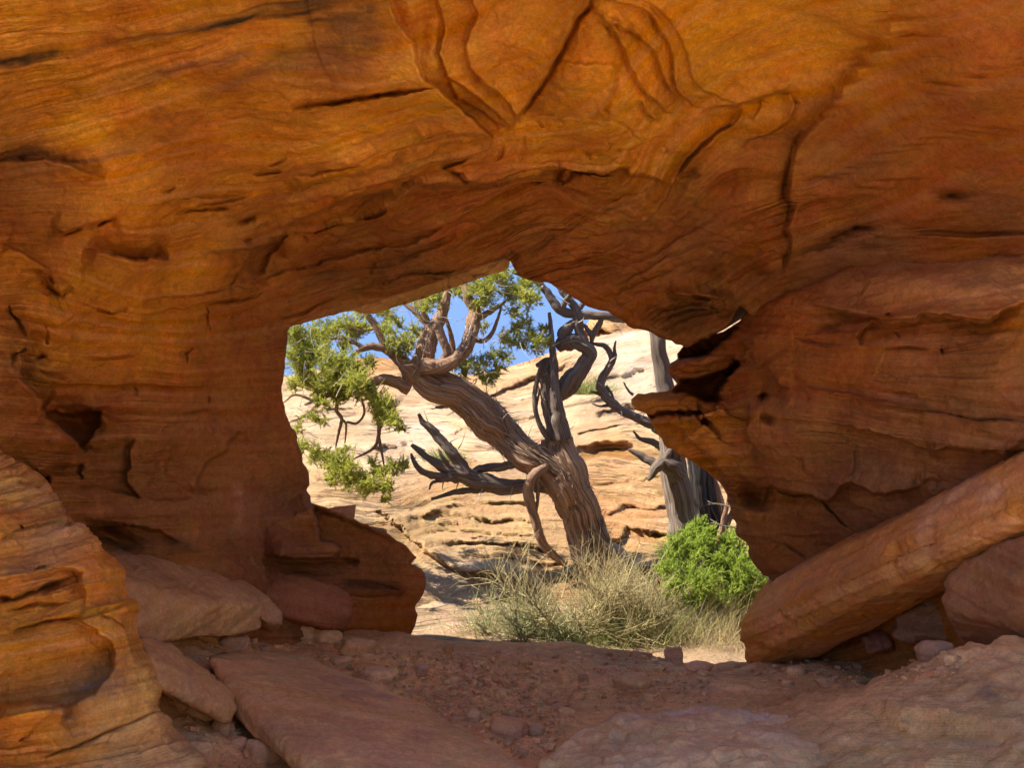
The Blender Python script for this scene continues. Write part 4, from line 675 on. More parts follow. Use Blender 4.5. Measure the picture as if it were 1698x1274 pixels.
# leaning slab on the right
hull_rock('leaning_slab', px((1258, 980, 6.25), (1226, 1040, 6.15), (1232, 1062, 6.18), (1242, 1098, 6.22), (1335, 1094, 6.2), (2330, 430, 3.2), (2330, 550, 3.10), (2330, 600, 3.3), (1275, 966, 6.55), (2330, 420, 3.75), (1300, 1085, 6.75), (2330, 590, 3.9)), 0.012, M_SLAB, (0.60, 0.30, 0.11),
          axis_v=(-0.15, 0.35, 0.82), noise_a=(0.015, 2.0), strata_a=0.014, chip=0.07, soften=1, stains=((lambda c, n: sstep(0.2, 0.9, fbm(c * 3.5, 4, seed=6) + 0.35), (0.64, 0.28, 0.055), 0.7), (lambda c, n: sstep(0.1, 0.6, fbm(c * 2.2, 4, seed=16)), (0.55, 0.33, 0.21), 0.6)),
          label='long thick orange slab leaning diagonally against the right wall beside the opening', cat='rock slab')
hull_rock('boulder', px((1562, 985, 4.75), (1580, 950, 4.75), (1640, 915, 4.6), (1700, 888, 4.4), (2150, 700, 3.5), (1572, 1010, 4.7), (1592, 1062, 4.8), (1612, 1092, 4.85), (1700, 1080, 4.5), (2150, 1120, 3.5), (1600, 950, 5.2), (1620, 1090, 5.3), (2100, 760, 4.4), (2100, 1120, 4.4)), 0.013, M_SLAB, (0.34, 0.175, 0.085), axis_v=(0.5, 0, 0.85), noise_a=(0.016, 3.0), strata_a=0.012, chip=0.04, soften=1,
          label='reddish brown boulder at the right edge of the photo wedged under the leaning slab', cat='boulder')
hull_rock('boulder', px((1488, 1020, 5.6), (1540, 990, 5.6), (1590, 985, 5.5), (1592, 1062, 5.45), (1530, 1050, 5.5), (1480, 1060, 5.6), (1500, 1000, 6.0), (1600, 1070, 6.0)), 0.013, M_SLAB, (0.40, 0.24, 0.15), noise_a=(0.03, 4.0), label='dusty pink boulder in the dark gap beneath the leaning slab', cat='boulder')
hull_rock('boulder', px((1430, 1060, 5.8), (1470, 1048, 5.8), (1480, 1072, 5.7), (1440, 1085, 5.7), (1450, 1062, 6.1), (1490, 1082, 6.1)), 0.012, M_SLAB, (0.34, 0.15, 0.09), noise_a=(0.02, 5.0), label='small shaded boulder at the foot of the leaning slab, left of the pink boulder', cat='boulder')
# slabs on the left
hull_rock('boulder', px((180, 912, 5.55), (240, 914, 5.75), (300, 928, 5.85), (362, 955, 5.95), (425, 988, 5.9), (432, 1003, 5.75), (345, 1003, 5.35), (226, 1000, 5.0), (160, 960, 4.9), (431, 1042, 5.75), (385, 1052, 5.55), (288, 1060, 5.2), (236, 1068, 5.0), (160, 1060, 4.9), (420, 1040, 6.2), (200, 1000, 5.9)), 0.013, M_SLAB, (0.52, 0.32, 0.15), axis_v=(0.1, -0.35, 0.9), noise_a=(0.016, 2.5),
          label='flat topped pinkish boulder behind the striped rock, against the left wall', cat='boulder')
hull_rock('rock_slab', px((362, 950, 6.05), (392, 952, 6.1), (440, 985, 6.1), (470, 1016, 6.05), (468, 1036, 6.0), (440, 1030, 5.95), (400, 985, 5.95), (360, 958, 5.95), (450, 1050, 6.2), (400, 1020, 6.3)), 0.013, M_SLAB, (0.52, 0.32, 0.165), noise_a=(0.01, 4.0), label='thin tan slab wedged between the flat topped boulder and the red slab', cat='rock slab')
hull_rock('rock_slab', px((362, 940, 6.35), (430, 944, 6.4), (510, 962, 6.5), (550, 968, 6.55), (578, 986, 6.55), (586, 1020, 6.5), (572, 1048, 6.5), (500, 1030, 6.3), (462, 1022, 6.25), (420, 985, 6.2), (560, 1056, 6.7), (400, 1000, 6.7), (540, 972, 6.9)), 0.015, M_SLAB, (0.31, 0.125, 0.062), axis_v=(0.3, 0, 0.9), noise_a=(0.016, 2.5), strata_a=0.003, label='dark red rounded slab lying along the foot of the left pier', cat='rock slab')
hull_rock('rock_slab', px((228, 1058, 4.75), (285, 1068, 4.9), (305, 1090, 4.92), (345, 1130, 4.85), (388, 1152, 4.8), (390, 1178, 4.72), (376, 1198, 4.68), (300, 1162, 4.45), (262, 1136, 4.35), (240, 1090, 4.4), (266, 1150, 4.5), (370, 1195, 4.95), (240, 1080, 4.9)), 0.012, M_SLAB, (0.56, 0.34, 0.16), axis_v=(0.25, -0.35, 0.9), noise_a=(0.012, 4.0), strata_a=0.008,
          label='orange wedge shaped slab tilted between the striped rock and the big flat slab', cat='rock slab')
hull_rock('rock_slab', px((342, 1092, 5.35), (360, 1082, 5.75), (430, 1078, 6.0), (492, 1088, 6.05), (560, 1112, 5.9), (640, 1145, 5.6), (705, 1175, 5.3), (790, 1222, 4.85), (875, 1280, 4.4), (920, 1330, 4.1), (388, 1160, 4.85), (470, 1222, 4.4), (560, 1300, 3.95), (640, 1360, 3.7), (392, 1188, 4.85), (470, 1258, 4.4), (540, 1320, 3.95), (880, 1310, 4.4), (700, 1195, 5.35), (500, 1110, 6.1)), 0.013, M_SLAB, (0.68, 0.42, 0.195),
          axis_v=(0.12, -0.2, 0.95), noise_a=(0.014, 2.2), strata_a=0.004, soften=1, stains=((lambda c, n: sstep(0.15, 0.5, fbm(c * 1.8, 4, seed=26)), (0.63, 0.43, 0.215), 0.8), (lambda c, n: np.exp(-((c[:, 0] + 0.62) / 0.35) ** 2) * sstep(0.0, 0.4, fbm(c * 3, 3, seed=36)), (0.47, 0.24, 0.17), 0.5)),
          label='largest flat pinkish slab lying across the lower left of the cave floor', cat='rock slab')
# pale boulder in the foreground
hull_rock('boulder', px((905, 1262, 4.15), (950, 1225, 4.35), (1010, 1200, 4.5), (1070, 1186, 4.6), (1150, 1178, 4.65), (1215, 1180, 4.65), (1290, 1192, 4.6), (1380, 1210, 4.45), (1425, 1226, 4.3), (1452, 1258, 4.15), (1455, 1300, 4.0), (890, 1300, 4.0), (1000, 1330, 3.6), (1200, 1330, 3.5), (1400, 1340, 3.6), (1100, 1215, 4.2), (1250, 1215, 4.2), (1050, 1245, 4.0), (1350, 1240, 4.0), (900, 1380, 4.4), (1450, 1380, 4.4), (1180, 1320, 4.9)), 0.012, M_SLAB, (0.68, 0.47, 0.245),
          axis_v=(0.25, 0.3, 0.9), noise_a=(0.034, 3.0), strata_a=0.010, soften=1, chip=0.06, stains=((lambda c, n: sstep(4.38, 4.6, c[:, 1] + 0.12 * fbm(c * 5, 3)) * 0.9, (0.68, 0.58, 0.48), 0.8), (lambda c, n: sstep(0.15, 0.5, fbm(c * 4, 4, seed=46)), (0.56, 0.32, 0.18), 0.6), (lambda c, n: sstep(0.0, 0.4, fbm(c * np.array([7, 2, 2]), 4, seed=56)), (0.58, 0.41, 0.25), 0.5)),
          label='pale pink boulder with a whitish rim at the bottom centre of the photo', cat='boulder')

# loose stones on the floor: (u, v of the foot, width px, height px, tint, label)
SP = (0.66, 0.43, 0.24); SR = (0.58, 0.34, 0.18); SV = (0.54, 0.37, 0.26); SO = (0.68, 0.44, 0.215)
stones = [(506, 1066, 32, 34, SO, 'upright rounded pale stone leaning at the end of the red slab'), (543, 1068, 50, 26, SO, 'angular pale stone directly right of the upright rounded stone'), (592, 1088, 78, 22, SO, 'long flat stone lying near the pier foot like a bar'), (388, 1078, 52, 20, SV, 'purplish flat stone on the rubble in front of the flat topped boulder'),
          (452, 1046, 40, 30, SP, 'pale block just right of the flat topped boulder'), (566, 1108, 44, 14, SP, 'low flat stone at the upper edge of the big slab'), (628, 1132, 68, 18, SP, 'long tan stone lying along the right edge of the big flat slab'), (786, 1202, 26, 20, SP, 'rounded tan stone beside the right edge of the big flat slab'),
          (842, 1232, 72, 38, SR, 'flat reddish stone on the floor left of the pale boulder'), (888, 1226, 32, 24, SR, 'small reddish chip right of the flat reddish stone'), (850, 1200, 22, 18, SR, 'pointed dark red stone behind the flat reddish stone'), (1052, 1142, 76, 22, SO, 'long orange stone on bare bedrock in front of the sill'), (1118, 1102, 36, 26, SP, 'upright angular stone standing on the right end of the sill'), (1158, 1112, 58, 9, SP, 'thin flat stone on the sill right of the upright angular stone'), (1208, 1112, 46, 11, SP, 'low stone touching the lower end of the leaning slab'),
          (432, 1262, 66, 34, SP, 'grey pink slab fragment under the left edge of the big flat slab'), (330, 1192, 60, 34, SP, 'flat plate stone below the orange wedge slab'), (296, 1178, 34, 20, SR, 'small plate stone tucked against the striped rock'), (372, 1222, 44, 24, SP, 'broken pinkish stone among the rubble below the orange wedge slab'), (398, 1250, 30, 16, SP, 'small tan stone left of the grey pink slab fragment'), (330, 1256, 50, 22, SP, 'half buried stone at the foot of the striped rock'),
          (700, 1118, 22, 10, SV, 'small purplish stone in the middle of the rubble'), (745, 1082, 20, 9, SR, 'small stone near the left end of the sill'), (868, 1110, 26, 14, SO, 'small pale stone on the floor below the middle of the sill'), (893, 1178, 18, 14, SO, 'small round pale stone right of the rubble'), (906, 1186, 20, 12, SO, 'small pale stone touching the round pale stone'), (940, 1190, 30, 12, SO, 'low stone left of the pale boulder'),
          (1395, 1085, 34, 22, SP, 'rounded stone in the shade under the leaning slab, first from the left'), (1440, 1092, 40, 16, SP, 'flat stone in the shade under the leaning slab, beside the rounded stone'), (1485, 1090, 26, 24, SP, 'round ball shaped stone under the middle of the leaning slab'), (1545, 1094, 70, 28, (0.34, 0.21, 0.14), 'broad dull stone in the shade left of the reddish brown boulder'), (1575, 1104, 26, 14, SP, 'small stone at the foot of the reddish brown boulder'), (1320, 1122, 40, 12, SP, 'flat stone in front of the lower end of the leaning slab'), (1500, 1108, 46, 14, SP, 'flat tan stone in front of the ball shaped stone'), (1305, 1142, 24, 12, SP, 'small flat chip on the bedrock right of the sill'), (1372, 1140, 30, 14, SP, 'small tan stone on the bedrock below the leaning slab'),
          (1498, 1212, 26, 12, SO, 'small pale stone under the edge of the bedrock ledge')]
def stone_pts(c, w, dpt, h, r, n=11):
    out = []
    for i in range(n):
        a = 2 * math.pi * (i + r.uniform(-.3, .3)) / n; k = r.uniform(0.8, 1.05)
        for zz, s in ((-0.35, 0.85), (r.uniform(0.45, 0.75), 1.0), (r.uniform(0.85, 1.05), r.uniform(0.55, 0.85))):
            out.append(Vector((c[0] + math.cos(a) * w / 2 * k * s, c[1] + math.sin(a) * dpt / 2 * k * s, c[2] + h * zz)))
    return out
rr = random.Random(5)
for (u, v, w, h, t, lab) in stones:
    x, y, z = on_floor(u, v - 3); k = y / F; wd = w * k; hh = h * k * 0.9
    dp = max(wd * rr.uniform(0.55, 0.8), hh * 0.8)
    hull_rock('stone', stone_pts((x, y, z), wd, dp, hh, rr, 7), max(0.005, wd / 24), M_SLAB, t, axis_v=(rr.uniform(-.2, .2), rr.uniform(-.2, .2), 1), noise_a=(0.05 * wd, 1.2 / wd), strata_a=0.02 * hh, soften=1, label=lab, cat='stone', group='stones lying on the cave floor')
# small angular stones of the rubble: a few shapes copied
protos = []
for i in range(10):
    bm = bmesh.new()
    for p in stone_pts((0, 0, 0), 1.0, rr.uniform(0.45, 0.9), rr.uniform(0.18, 0.45), rr, rr.choice((3, 4, 4, 5))): bm.verts.new(p)
    bmesh.ops.convex_hull(bm, input=bm.verts[:]); bmesh.ops.bevel(bm, geom=bm.edges[:], offset=0.015, segments=1, affect='EDGES')
    me = bpy.data.meshes.new('stone'); bm.to_mesh(me); bm.free()
    t = np.array(rr.choice((SP, SR, SV, SO, SP))) * rr.uniform(0.85, 1.15); n = len(me.vertices)
    a = me.attributes.new('tint', 'FLOAT_COLOR', 'POINT'); a.data.foreach_set('color', np.tile(np.r_[t, 1], n).astype(np.float32))
    a = me.attributes.new('bed', 'FLOAT_VECTOR', 'POINT'); co = np.zeros(n * 3, np.float32); me.vertices.foreach_get('co', co); co[2::3] = 0.012; a.data.foreach_set('vector', co * 40)
    me.materials.append(M_SLAB); protos.append(me)
def scatter_uv(r):
    while True:
        u = r.uniform(330, 960); v = r.uniform(1062, 1260)
        if r.random() < 0.22: return r.uniform(640, 1180), r.uniform(1085, 1180)
        if inside(np.array([u]), np.array([v]), [(340, 1068), (440, 1048), (520, 1066), (640, 1080), (760, 1090), (880, 1105), (930, 1150), (960, 1190), (900, 1260), (860, 1262), (790, 1215), (700, 1168), (560, 1105), (480, 1080), (345, 1078)])[0]: return u, v
for i in range(120):
    u, v = scatter_uv(rr); x, y, z = on_floor(u, v); s = (6 + rr.expovariate(0.2)) * y / F; s = min(s, 26 * y / F)
    o = bpy.data.objects.new('rubble_stone', rr.choice(protos)); COL.objects.link(o)
    o.location = (x, y, z + 0.05 * s); o.scale = (s, s, s * rr.uniform(0.7, 1.0)); o.rotation_euler = (rr.uniform(-.25, .25), rr.uniform(-.25, .25), rr.uniform(0, 6.3))
    o['label'] = 'small angular stone in the rubble strip between the big flat slab and the sill'; o['category'] = 'stone'; o['group'] = 'rubble stones right of the big flat slab'
for i in range(34):
    u = rr.uniform(1290, 1590); v = 1098 + rr.gauss(0, 8) + max(0, (1400 - u) * 0.1); x, y, z = on_floor(u, v); s = rr.uniform(9, 22) * y / F
    o = bpy.data.objects.new('rubble_stone', rr.choice(protos)); COL.objects.link(o)
    o.location = (x, y, z + 0.05 * s); o.scale = (s, s, s * rr.uniform(0.7, 1.0)); o.rotation_euler = (rr.uniform(-.25, .25), rr.uniform(-.25, .25), rr.uniform(0, 6.3))
    o['label'] = 'small shaded stone in the rubble along the foot of the leaning slab'; o['category'] = 'stone'; o['group'] = 'rubble stones along the leaning slab'
# gravel too fine to count
gv = []; gq = []; gt_ = []; n0 = 0
cube = np.array([[-1, -1, -1], [1, -1, -1], [1, 1, -1], [-1, 1, -1], [-1, -1, 1], [1, -1, 1], [1, 1, 1], [-1, 1, 1]]) * 0.5
cf = np.array([[0, 3, 2, 1], [4, 5, 6, 7], [0, 1, 5, 4], [1, 2, 6, 5], [2, 3, 7, 6], [3, 0, 4, 7]])
for i in range(3000):
    if i < 2500: u, v = scatter_uv(rr)
    elif i < 2750: u, v = rr.uniform(280, 470), rr.uniform(1165, 1274)
    else: u = rr.uniform(1250, 1600); v = 1105 + abs(rr.gauss(0, 16))
    x, y, z = on_floor(u, v); s = (0.8 + rr.expovariate(0.42)) * y / F + 0.002
    a = rr.uniform(0, 6.3); c_, s_ = math.cos(a), math.sin(a)
    p = (cube + RNG.uniform(-0.22, 0.22, (8, 3))) * np.array([s, s * rr.uniform(.5, 1), s * rr.uniform(0.3, 0.7)]); p = np.c_[p[:, 0] * c_ - p[:, 1] * s_, p[:, 0] * s_ + p[:, 1] * c_, p[:, 2] + p[:, 0] * rr.uniform(-.3, .3)]
    gv.append(p + np.array([x, y, z + 0.1 * s])); gq.append(cf + n0); n0 += 8; gt_.append(np.tile(np.array(rr.choice((SP, SR, SO, SO))) * rr.uniform(0.85, 1.25), (8, 1)))
gv = np.vstack(gv)
link('gravel', fast_mesh('gravel', gv, np.vstack(gq), attrs={'tint': np.vstack(gt_), 'bed': np.c_[gv[:, 0] * 60, gv[:, 1] * 60, gv[:, 2] * 0 + 0.4]}, smooth=False), M_SLAB, label='loose reddish gravel and chips strewn over the cave floor', cat='gravel', kind='stuff')

# ------------------------------------------------------------------ wood, stems and leaves
def catmull(p, n):
    p = np.asarray(p, float); q = np.vstack([2 * p[0] - p[1], p, 2 * p[-1] - p[-2]]); out = []
    seg = len(p) - 1; per = max(2, n // seg)
    for i in range(seg):
        a, b, c, d = q[i], q[i + 1], q[i + 2], q[i + 3]
        for t in np.linspace(0, 1, per, endpoint=False):
            out.append(0.5 * (2 * b + (c - a) * t + (2 * a - 5 * b + 4 * c - d) * t * t + (3 * b - 3 * c + d - a) * t ** 3))
    out.append(p[-1]); return np.array(out)
def tube_data(path, n_ring=20, n_len=40, ridge=0.16, twist=1.2, knots=0.12, seed=1.0, tip=True, flat=0.0, rscale=0.9):
    """limb through (u, v, Y, radius px) points with twisted, stringy ridges"""
    a = np.array(path, float); P3 = unproj(a[:, 0], a[:, 1], a[:, 2]); R = rscale * a[:, 3] * a[:, 2] / F; R[-1] = max(R[-1], 0.5 * R[-2])
    C = catmull(np.c_[P3, R], n_len); c = C[:, :3]; r = np.maximum(C[:, 3], 0.0015); n = len(c)
    s = np.r_[0, np.cumsum(np.linalg.norm(np.diff(c, axis=0), axis=1))]
    c = c + (np.c_[fbm(np.c_[s * 3, s * 0 + seed, s * 0], 3), fbm(np.c_[s * 3, s * 0 + seed, s * 0 + 9], 3), fbm(np.c_[s * 3, s * 0 + seed, s * 0 + 19], 3)] * (r * 0.30)[:, None]) + np.c_[fbm(np.c_[s / (r.mean() * 2.5), s * 0 + seed, s * 0 + 40], 2), s * 0, fbm(np.c_[s / (r.mean() * 2.5), s * 0 + seed, s * 0 + 50], 2)] * (r * 0.22)[:, None]
    T = np.gradient(c, axis=0); T /= np.linalg.norm(T, axis=1)[:, None] + 1e-9
    ref = np.array([0.2, 1.0, 0.1]); Nn = ref - (T @ ref)[:, None] * T; Nn /= np.linalg.norm(Nn, axis=1)[:, None]; Bn = np.cross(T, Nn)
    th = np.linspace(0, 2 * np.pi, n_ring, endpoint=False); TH, SS = np.meshgrid(th, s); RR = np.repeat(r[:, None], n_ring, 1)
    rm = max(r.mean(), 0.004); ph = TH + twist * SS / (rm * 9)
    cp, sp_, ss = np.cos(ph).ravel(), np.sin(ph).ravel(), (SS / rm).ravel()
    rd = knots * fbm(np.c_[cp * 0.9, sp_ * 0.9, ss / 3.2 + seed], 2)
    for fq, Ls, am in ((2.0, 16.0, 0.55), (4.6, 13.0, 0.5), (9.5, 9.0, 0.38)):
        x_ = perlin(np.c_[cp * fq, sp_ * fq, ss / Ls + seed * 3.7 + fq]); rd = rd + ridge * am * (1 - 2 * np.abs(x_)) * 0.9
    rad = RR.ravel() * (1 + rd)
    vx = c[:, None, :] + (Nn[:, None, :] * np.cos(TH)[..., None] + Bn[:, None, :] * np.sin(TH)[..., None] * (1 - flat)) * rad.reshape(n, n_ring)[..., None]
    V_ = vx.reshape(-1, 3); I = np.arange(n * n_ring).reshape(n, n_ring); J = np.roll(I, -1, 1)
    q4 = np.c_[I[:-1].ravel(), J[:-1].ravel(), J[1:].ravel(), I[1:].ravel()]
    bedv = np.c_[np.cos(ph).ravel() * 8.0, np.sin(ph).ravel() * 8.0, SS.ravel() * (0.16 / max(rm, 0.02)) + seed * 5]
    tr = []
    V_ = np.vstack([V_, c[:1], c[-1:]]); bedv = np.vstack([bedv, bedv[:1], bedv[-1:]]); nb = n * n_ring
    for j in range(n_ring): tr.append((nb, (j + 1) % n_ring, j)); tr.append((nb + 1, (n - 1) * n_ring + j, (n - 1) * n_ring + (j + 1) % n_ring))
    return V_, q4, np.array(tr), bedv
def limb(name, paths, mat, parent=None, **kw):
    """one or more grown-together tubes as one mesh"""
    lk = {k: kw.pop(k) for k in ('label', 'cat', 'group', 'kind') if k in kw}; V_ = []; Q = []; T_ = []; B_ = []; n = 0
    for i, p in enumerate(paths):
        k = dict(kw); k['seed'] = kw.get('seed', 1.0) + i * 2.3
        v, q, t, b = tube_data(p, **k); V_.append(v); Q.append(q + n); T_.append(t + n); B_.append(b); n += len(v)
    return link(name, fast_mesh(name, np.vstack(V_), np.vstack(Q), np.vstack(T_), attrs={'bed': np.vstack(B_)}), mat, parent, **lk)
def stems_data(root, dirs, length, rad, K=4, bend=None, tone=None, taper=0.15):
    """many thin tapering three-sided stems"""
    n = len(root); t = np.linspace(0, 1, K)[None, :, None]
    pts = root[:, None] + dirs[:, None] * (length[:, None, None] * t)
    if bend is not None: pts = pts + bend[:, None] * (t ** 2) * length[:, None, None]
    ref = np.array([0.31, 0.83, 0.47]); s1 = np.cross(dirs, ref); s1 /= np.linalg.norm(s1, axis=1)[:, None] + 1e-9; s2 = np.cross(dirs, s1)
    r = rad[:, None] * (1 - (1 - taper) * np.linspace(0, 1, K)[None]); out = np.zeros((n, K, 3, 3))
    for j in range(3):
        a = 2 * np.pi * j / 3; out[:, :, j] = pts + (s1[:, None] * math.cos(a) + s2[:, None] * math.sin(a)) * r[..., None]
    idx = np.arange(n * K * 3).reshape(n, K, 3); q = []
    for j in range(3):
        j2 = (j + 1) % 3; q.append(np.stack([idx[:, :-1, j], idx[:, :-1, j2], idx[:, 1:, j2], idx[:, 1:, j]], -1).reshape(-1, 4))
    tn = tone if tone is not None else np.full(n, 0.5)
    tint = np.repeat(tn[:, None], K * 3, 1).reshape(-1); return out.reshape(-1, 3), np.vstack(q), np.stack([tint] * 3, -1), pts
def join(parts):
    V_ = []; Q = []; T_ = []; n = 0
    for v, q, t in parts: V_.append(v); Q.append(q + n); T_.append(t); n += len(v)
    return np.vstack(V_), np.vstack(Q), np.vstack(T_)
def unit(a): return a / (np.linalg.norm(a, axis=1)[:, None] + 1e-9)
def sprays(clumps, rng, per=260, L=0.026, rad=0.0036, up=0.35, depth_k=1.0):
    """feathery juniper sprays: short scaly twiglets set along small branchlets; clumps are (u, v, Y, r px)"""
    parts = []
    for (u, v, Y, r) in clumps:
        Y = Y + (0.3 if Y > 8.9 else 0.0) + rng.normal() * 0.1
        R = 1.2 * r * Y / F; c = np.array(pt(u, v, Y)); nb = max(8, int(per * (r / 20.0) ** 2 / 4.2)); m = 14
        d = unit(rng.normal(size=(nb, 3)) + np.array([0, 0, up])); st0 = c + unit(rng.normal(size=(nb, 3))) * (R * rng.uniform(0, 0.75, nb))[:, None] * np.array([1, 1.7, 1])
        ln = R * rng.uniform(0.5, 1.15, nb); bend = unit(rng.normal(size=(nb, 3))) * 0.3 + np.array([0, 0, 0.1])
        tb = np.clip(rng.normal(0.5, 0.22, nb), 0, 1)
        v1, q1, t1, pp = stems_data(st0, d, ln, np.full(nb, 0.0022), 4, bend, np.clip(tb * 0.5, 0, 1)); parts.append((v1, q1, t1))
        f = np.linspace(0.12, 1.0, m); root = (st0[:, None] + d[:, None] * (ln[:, None, None] * f[None, :, None]) + bend[:, None] * (f[None, :, None] ** 2) * ln[:, None, None]).reshape(-1, 3)
        dd = unit(np.repeat(d + bend, m, 0) * 0.6 + unit(rng.normal(size=(nb * m, 3))) * 0.9 + np.array([0, 0, 0.25])); N_ = nb * m
        v2, q2, t2, _ = stems_data(root, dd, L * rng.uniform(0.5, 1.25, N_), rad * rng.uniform(0.7, 1.2, N_), 3, unit(rng.normal(size=(N_, 3))) * 0.25, np.clip(np.repeat(tb, m) + rng.normal(0, 0.15, N_), 0, 1), taper=0.3); parts.append((v2, q2, t2))
    return join(parts)
def leaf_obj(name, data, mat, parent=None, **kw):
    v, q, t = data; return link(name, fast_mesh(name, v, q, attrs={'tint': t}), mat, parent, **kw)

# --- the leaning juniper
YT = 9.6
jun = empty('juniper_tree', pt(1005, 965, YT), 'large living juniper with a twisted shaggy trunk leaning left and green sprays', 'tree')
JO = -Vector(jun.location)
def jpart(o): o.location = JO; return o
jpart(limb('trunk', [[(1012, 985, YT, 50), (1003, 955, YT, 40), (985, 915, YT, 34), (968, 865, YT, 31), (952, 820, YT, 30), (938, 785, YT, 29), (928, 755, YT, 25), (924, 730, YT, 24)],
    [(955, 850, YT - .03, 22), (935, 805, YT - .05, 27), (905, 772, YT - .06, 25), (870, 752, YT - .05, 25), (842, 728, YT, 26), (815, 695, YT, 28), (785, 670, YT, 27), (750, 648, YT, 26), (718, 632, YT, 25), (692, 618, YT, 21), (678, 604, YT, 17)]], M_BARK, jun, n_ring=72, n_len=150, ridge=0.24, twist=0.9, knots=0.2, seed=2.0, rscale=0.86))
jpart(limb('dead_limb', [[(932, 770, YT, 22), (927, 730, YT, 19), (920, 690, YT, 17), (913, 655, YT, 15), (907, 630, YT, 13), (903, 610, YT, 10), (894, 603, YT, 4)], [(931, 730, YT - .08, 13), (926, 690, YT - .1, 12), (922, 650, YT - .1, 9), (918, 610, YT - .08, 7), (915, 570, YT - .05, 5), (911, 518, YT - .05, 1)],
    [(905, 620, YT, 9), (910, 606, YT, 12), (905, 600, YT, 6), (888, 607, YT, 2)]], M_DEAD, jun, n_ring=40, n_len=70, ridge=0.2, twist=0.5, seed=5.0))
jpart(limb('dead_limb', [[(916, 665, YT, 14), (935, 640, YT, 17), (955, 622, YT, 16), (972, 604, YT, 14), (978, 588, YT, 12), (966, 572, YT, 12), (946, 566, YT, 15), (932, 570, YT, 13), (924, 578, YT, 6)], [(975, 592, YT, 10), (966, 560, YT, 9), (958, 530, YT, 8), (950, 505, YT, 7), (934, 486, YT, 6), (925, 475, YT, 4)], [(930, 562, YT, 9), (940, 545, YT, 9), (955, 535, YT, 7), (962, 548, YT, 4)]], M_DEAD, jun, n_ring=36, n_len=70, ridge=0.26, twist=1.4, knots=0.3, seed=9.0, rscale=0.78))
jpart(limb('dead_branch', [[(1036, 530, YT + .1, 8), (1010, 526, YT, 8), (985, 523, YT, 9), (955, 521, YT, 9), (930, 515, YT, 9), (916, 498, YT, 8), (902, 478, YT, 7), (886, 464, YT, 6), (850, 450, YT, 4)], [(930, 515, YT, 6), (940, 495, YT - .05, 5), (952, 487, YT - .1, 3)], [(955, 521, YT, 6), (968, 500, YT + .05, 5), (975, 497, YT + .1, 2)], [(1000, 525, YT, 5), (990, 545, YT, 6), (982, 560, YT, 5), (982, 575, YT, 2)], [(982, 556, YT, 5), (972, 543, YT, 4), (962, 536, YT, 2)]], M_DEAD, jun, n_ring=18, n_len=60, ridge=0.2, knots=0.25, seed=13.0, rscale=0.75))
jpart(limb('dead_branch', [[(1120, 735, YT, 10), (1090, 712, YT, 10), (1060, 694, YT, 9), (1030, 680, YT, 9), (1008, 664, YT, 10), (995, 645, YT, 9), (1000, 625, YT, 8), (1012, 605, YT, 7), (1013, 588, YT, 6), (1002, 574, YT, 5), (985, 570, YT, 3)], [(1014, 606, YT, 5), (1020, 592, YT, 4), (1019, 578, YT, 3), (1021, 565, YT, 1)], [(1008, 664, YT, 4), (990, 652, YT, 3), (980, 650, YT, 1)], [(1005, 640, YT, 3), (1015, 655, YT, 2.5), (1018, 672, YT, 1.5)], [(1010, 672, YT, 4), (995, 674, YT, 2), (982, 670, YT, 1)], [(1050, 655, YT, 3), (1042, 648, YT, 2.5), (1034, 634, YT, 1)], [(1120, 760, YT, 8), (1085, 735, YT, 7), (1062, 728, YT, 4), (1050, 715, YT, 1)]], M_DEAD, jun, n_ring=18, n_len=70, ridge=0.2, knots=0.25, seed=17.0, rscale=0.72))
jpart(limb('low_branch', [[(945, 815, YT, 16), (915, 808, YT, 15), (880, 806, YT, 14), (840, 806, YT, 15), (800, 800, YT - .05, 17), (768, 788, YT - .1, 15), (735, 776, YT - .1, 12), (712, 762, YT - .1, 8), (695, 748, YT - .1, 6), (682, 738, YT - .1, 2)], [(760, 792, YT - .1, 13), (730, 792, YT - .15, 8), (705, 785, YT - .18, 7), (690, 770, YT - .2, 5), (682, 752, YT - .2, 2)], [(772, 788, YT - .1, 13), (762, 765, YT - .1, 12), (745, 742, YT - .1, 11), (722, 718, YT - .1, 9), (702, 702, YT - .1, 6), (694, 686, YT - .1, 1)], [(830, 808, YT, 9), (790, 812, YT - .05, 7), (750, 818, YT - .1, 5), (715, 828, YT - .1, 1)], [(870, 760, YT, 10), (840, 772, YT, 9), (800, 778, YT, 8), (780, 785, YT - .05, 6)], [(742, 770, YT - .15, 5), (735, 760, YT - .2, 4), (727, 746, YT - .2, 1)], [(740, 796, YT - .1, 4), (718, 800, YT - .2, 3), (712, 812, YT - .2, 1)]], M_DEAD, jun, n_ring=24, n_len=60, ridge=0.26, knots=0.3, seed=21.0, rscale=0.70))
jpart(limb('bark_strip', [[(905, 775, YT - .15, 8), (885, 790, YT - .2, 8), (876, 815, YT - .2, 9), (882, 845, YT - .2, 8), (890, 872, YT - .18, 7), (900, 900, YT - .15, 7), (918, 922, YT - .12, 6), (938, 938, YT - .1, 4)], [(880, 790, YT - .2, 5), (874, 830, YT - .22, 4), (878, 850, YT - .22, 2)], [(890, 785, YT - .2, 4), (892, 820, YT - .2, 3), (890, 850, YT - .2, 1)]], M_BARK, jun, n_ring=16, n_len=50, ridge=0.25, seed=25.0))
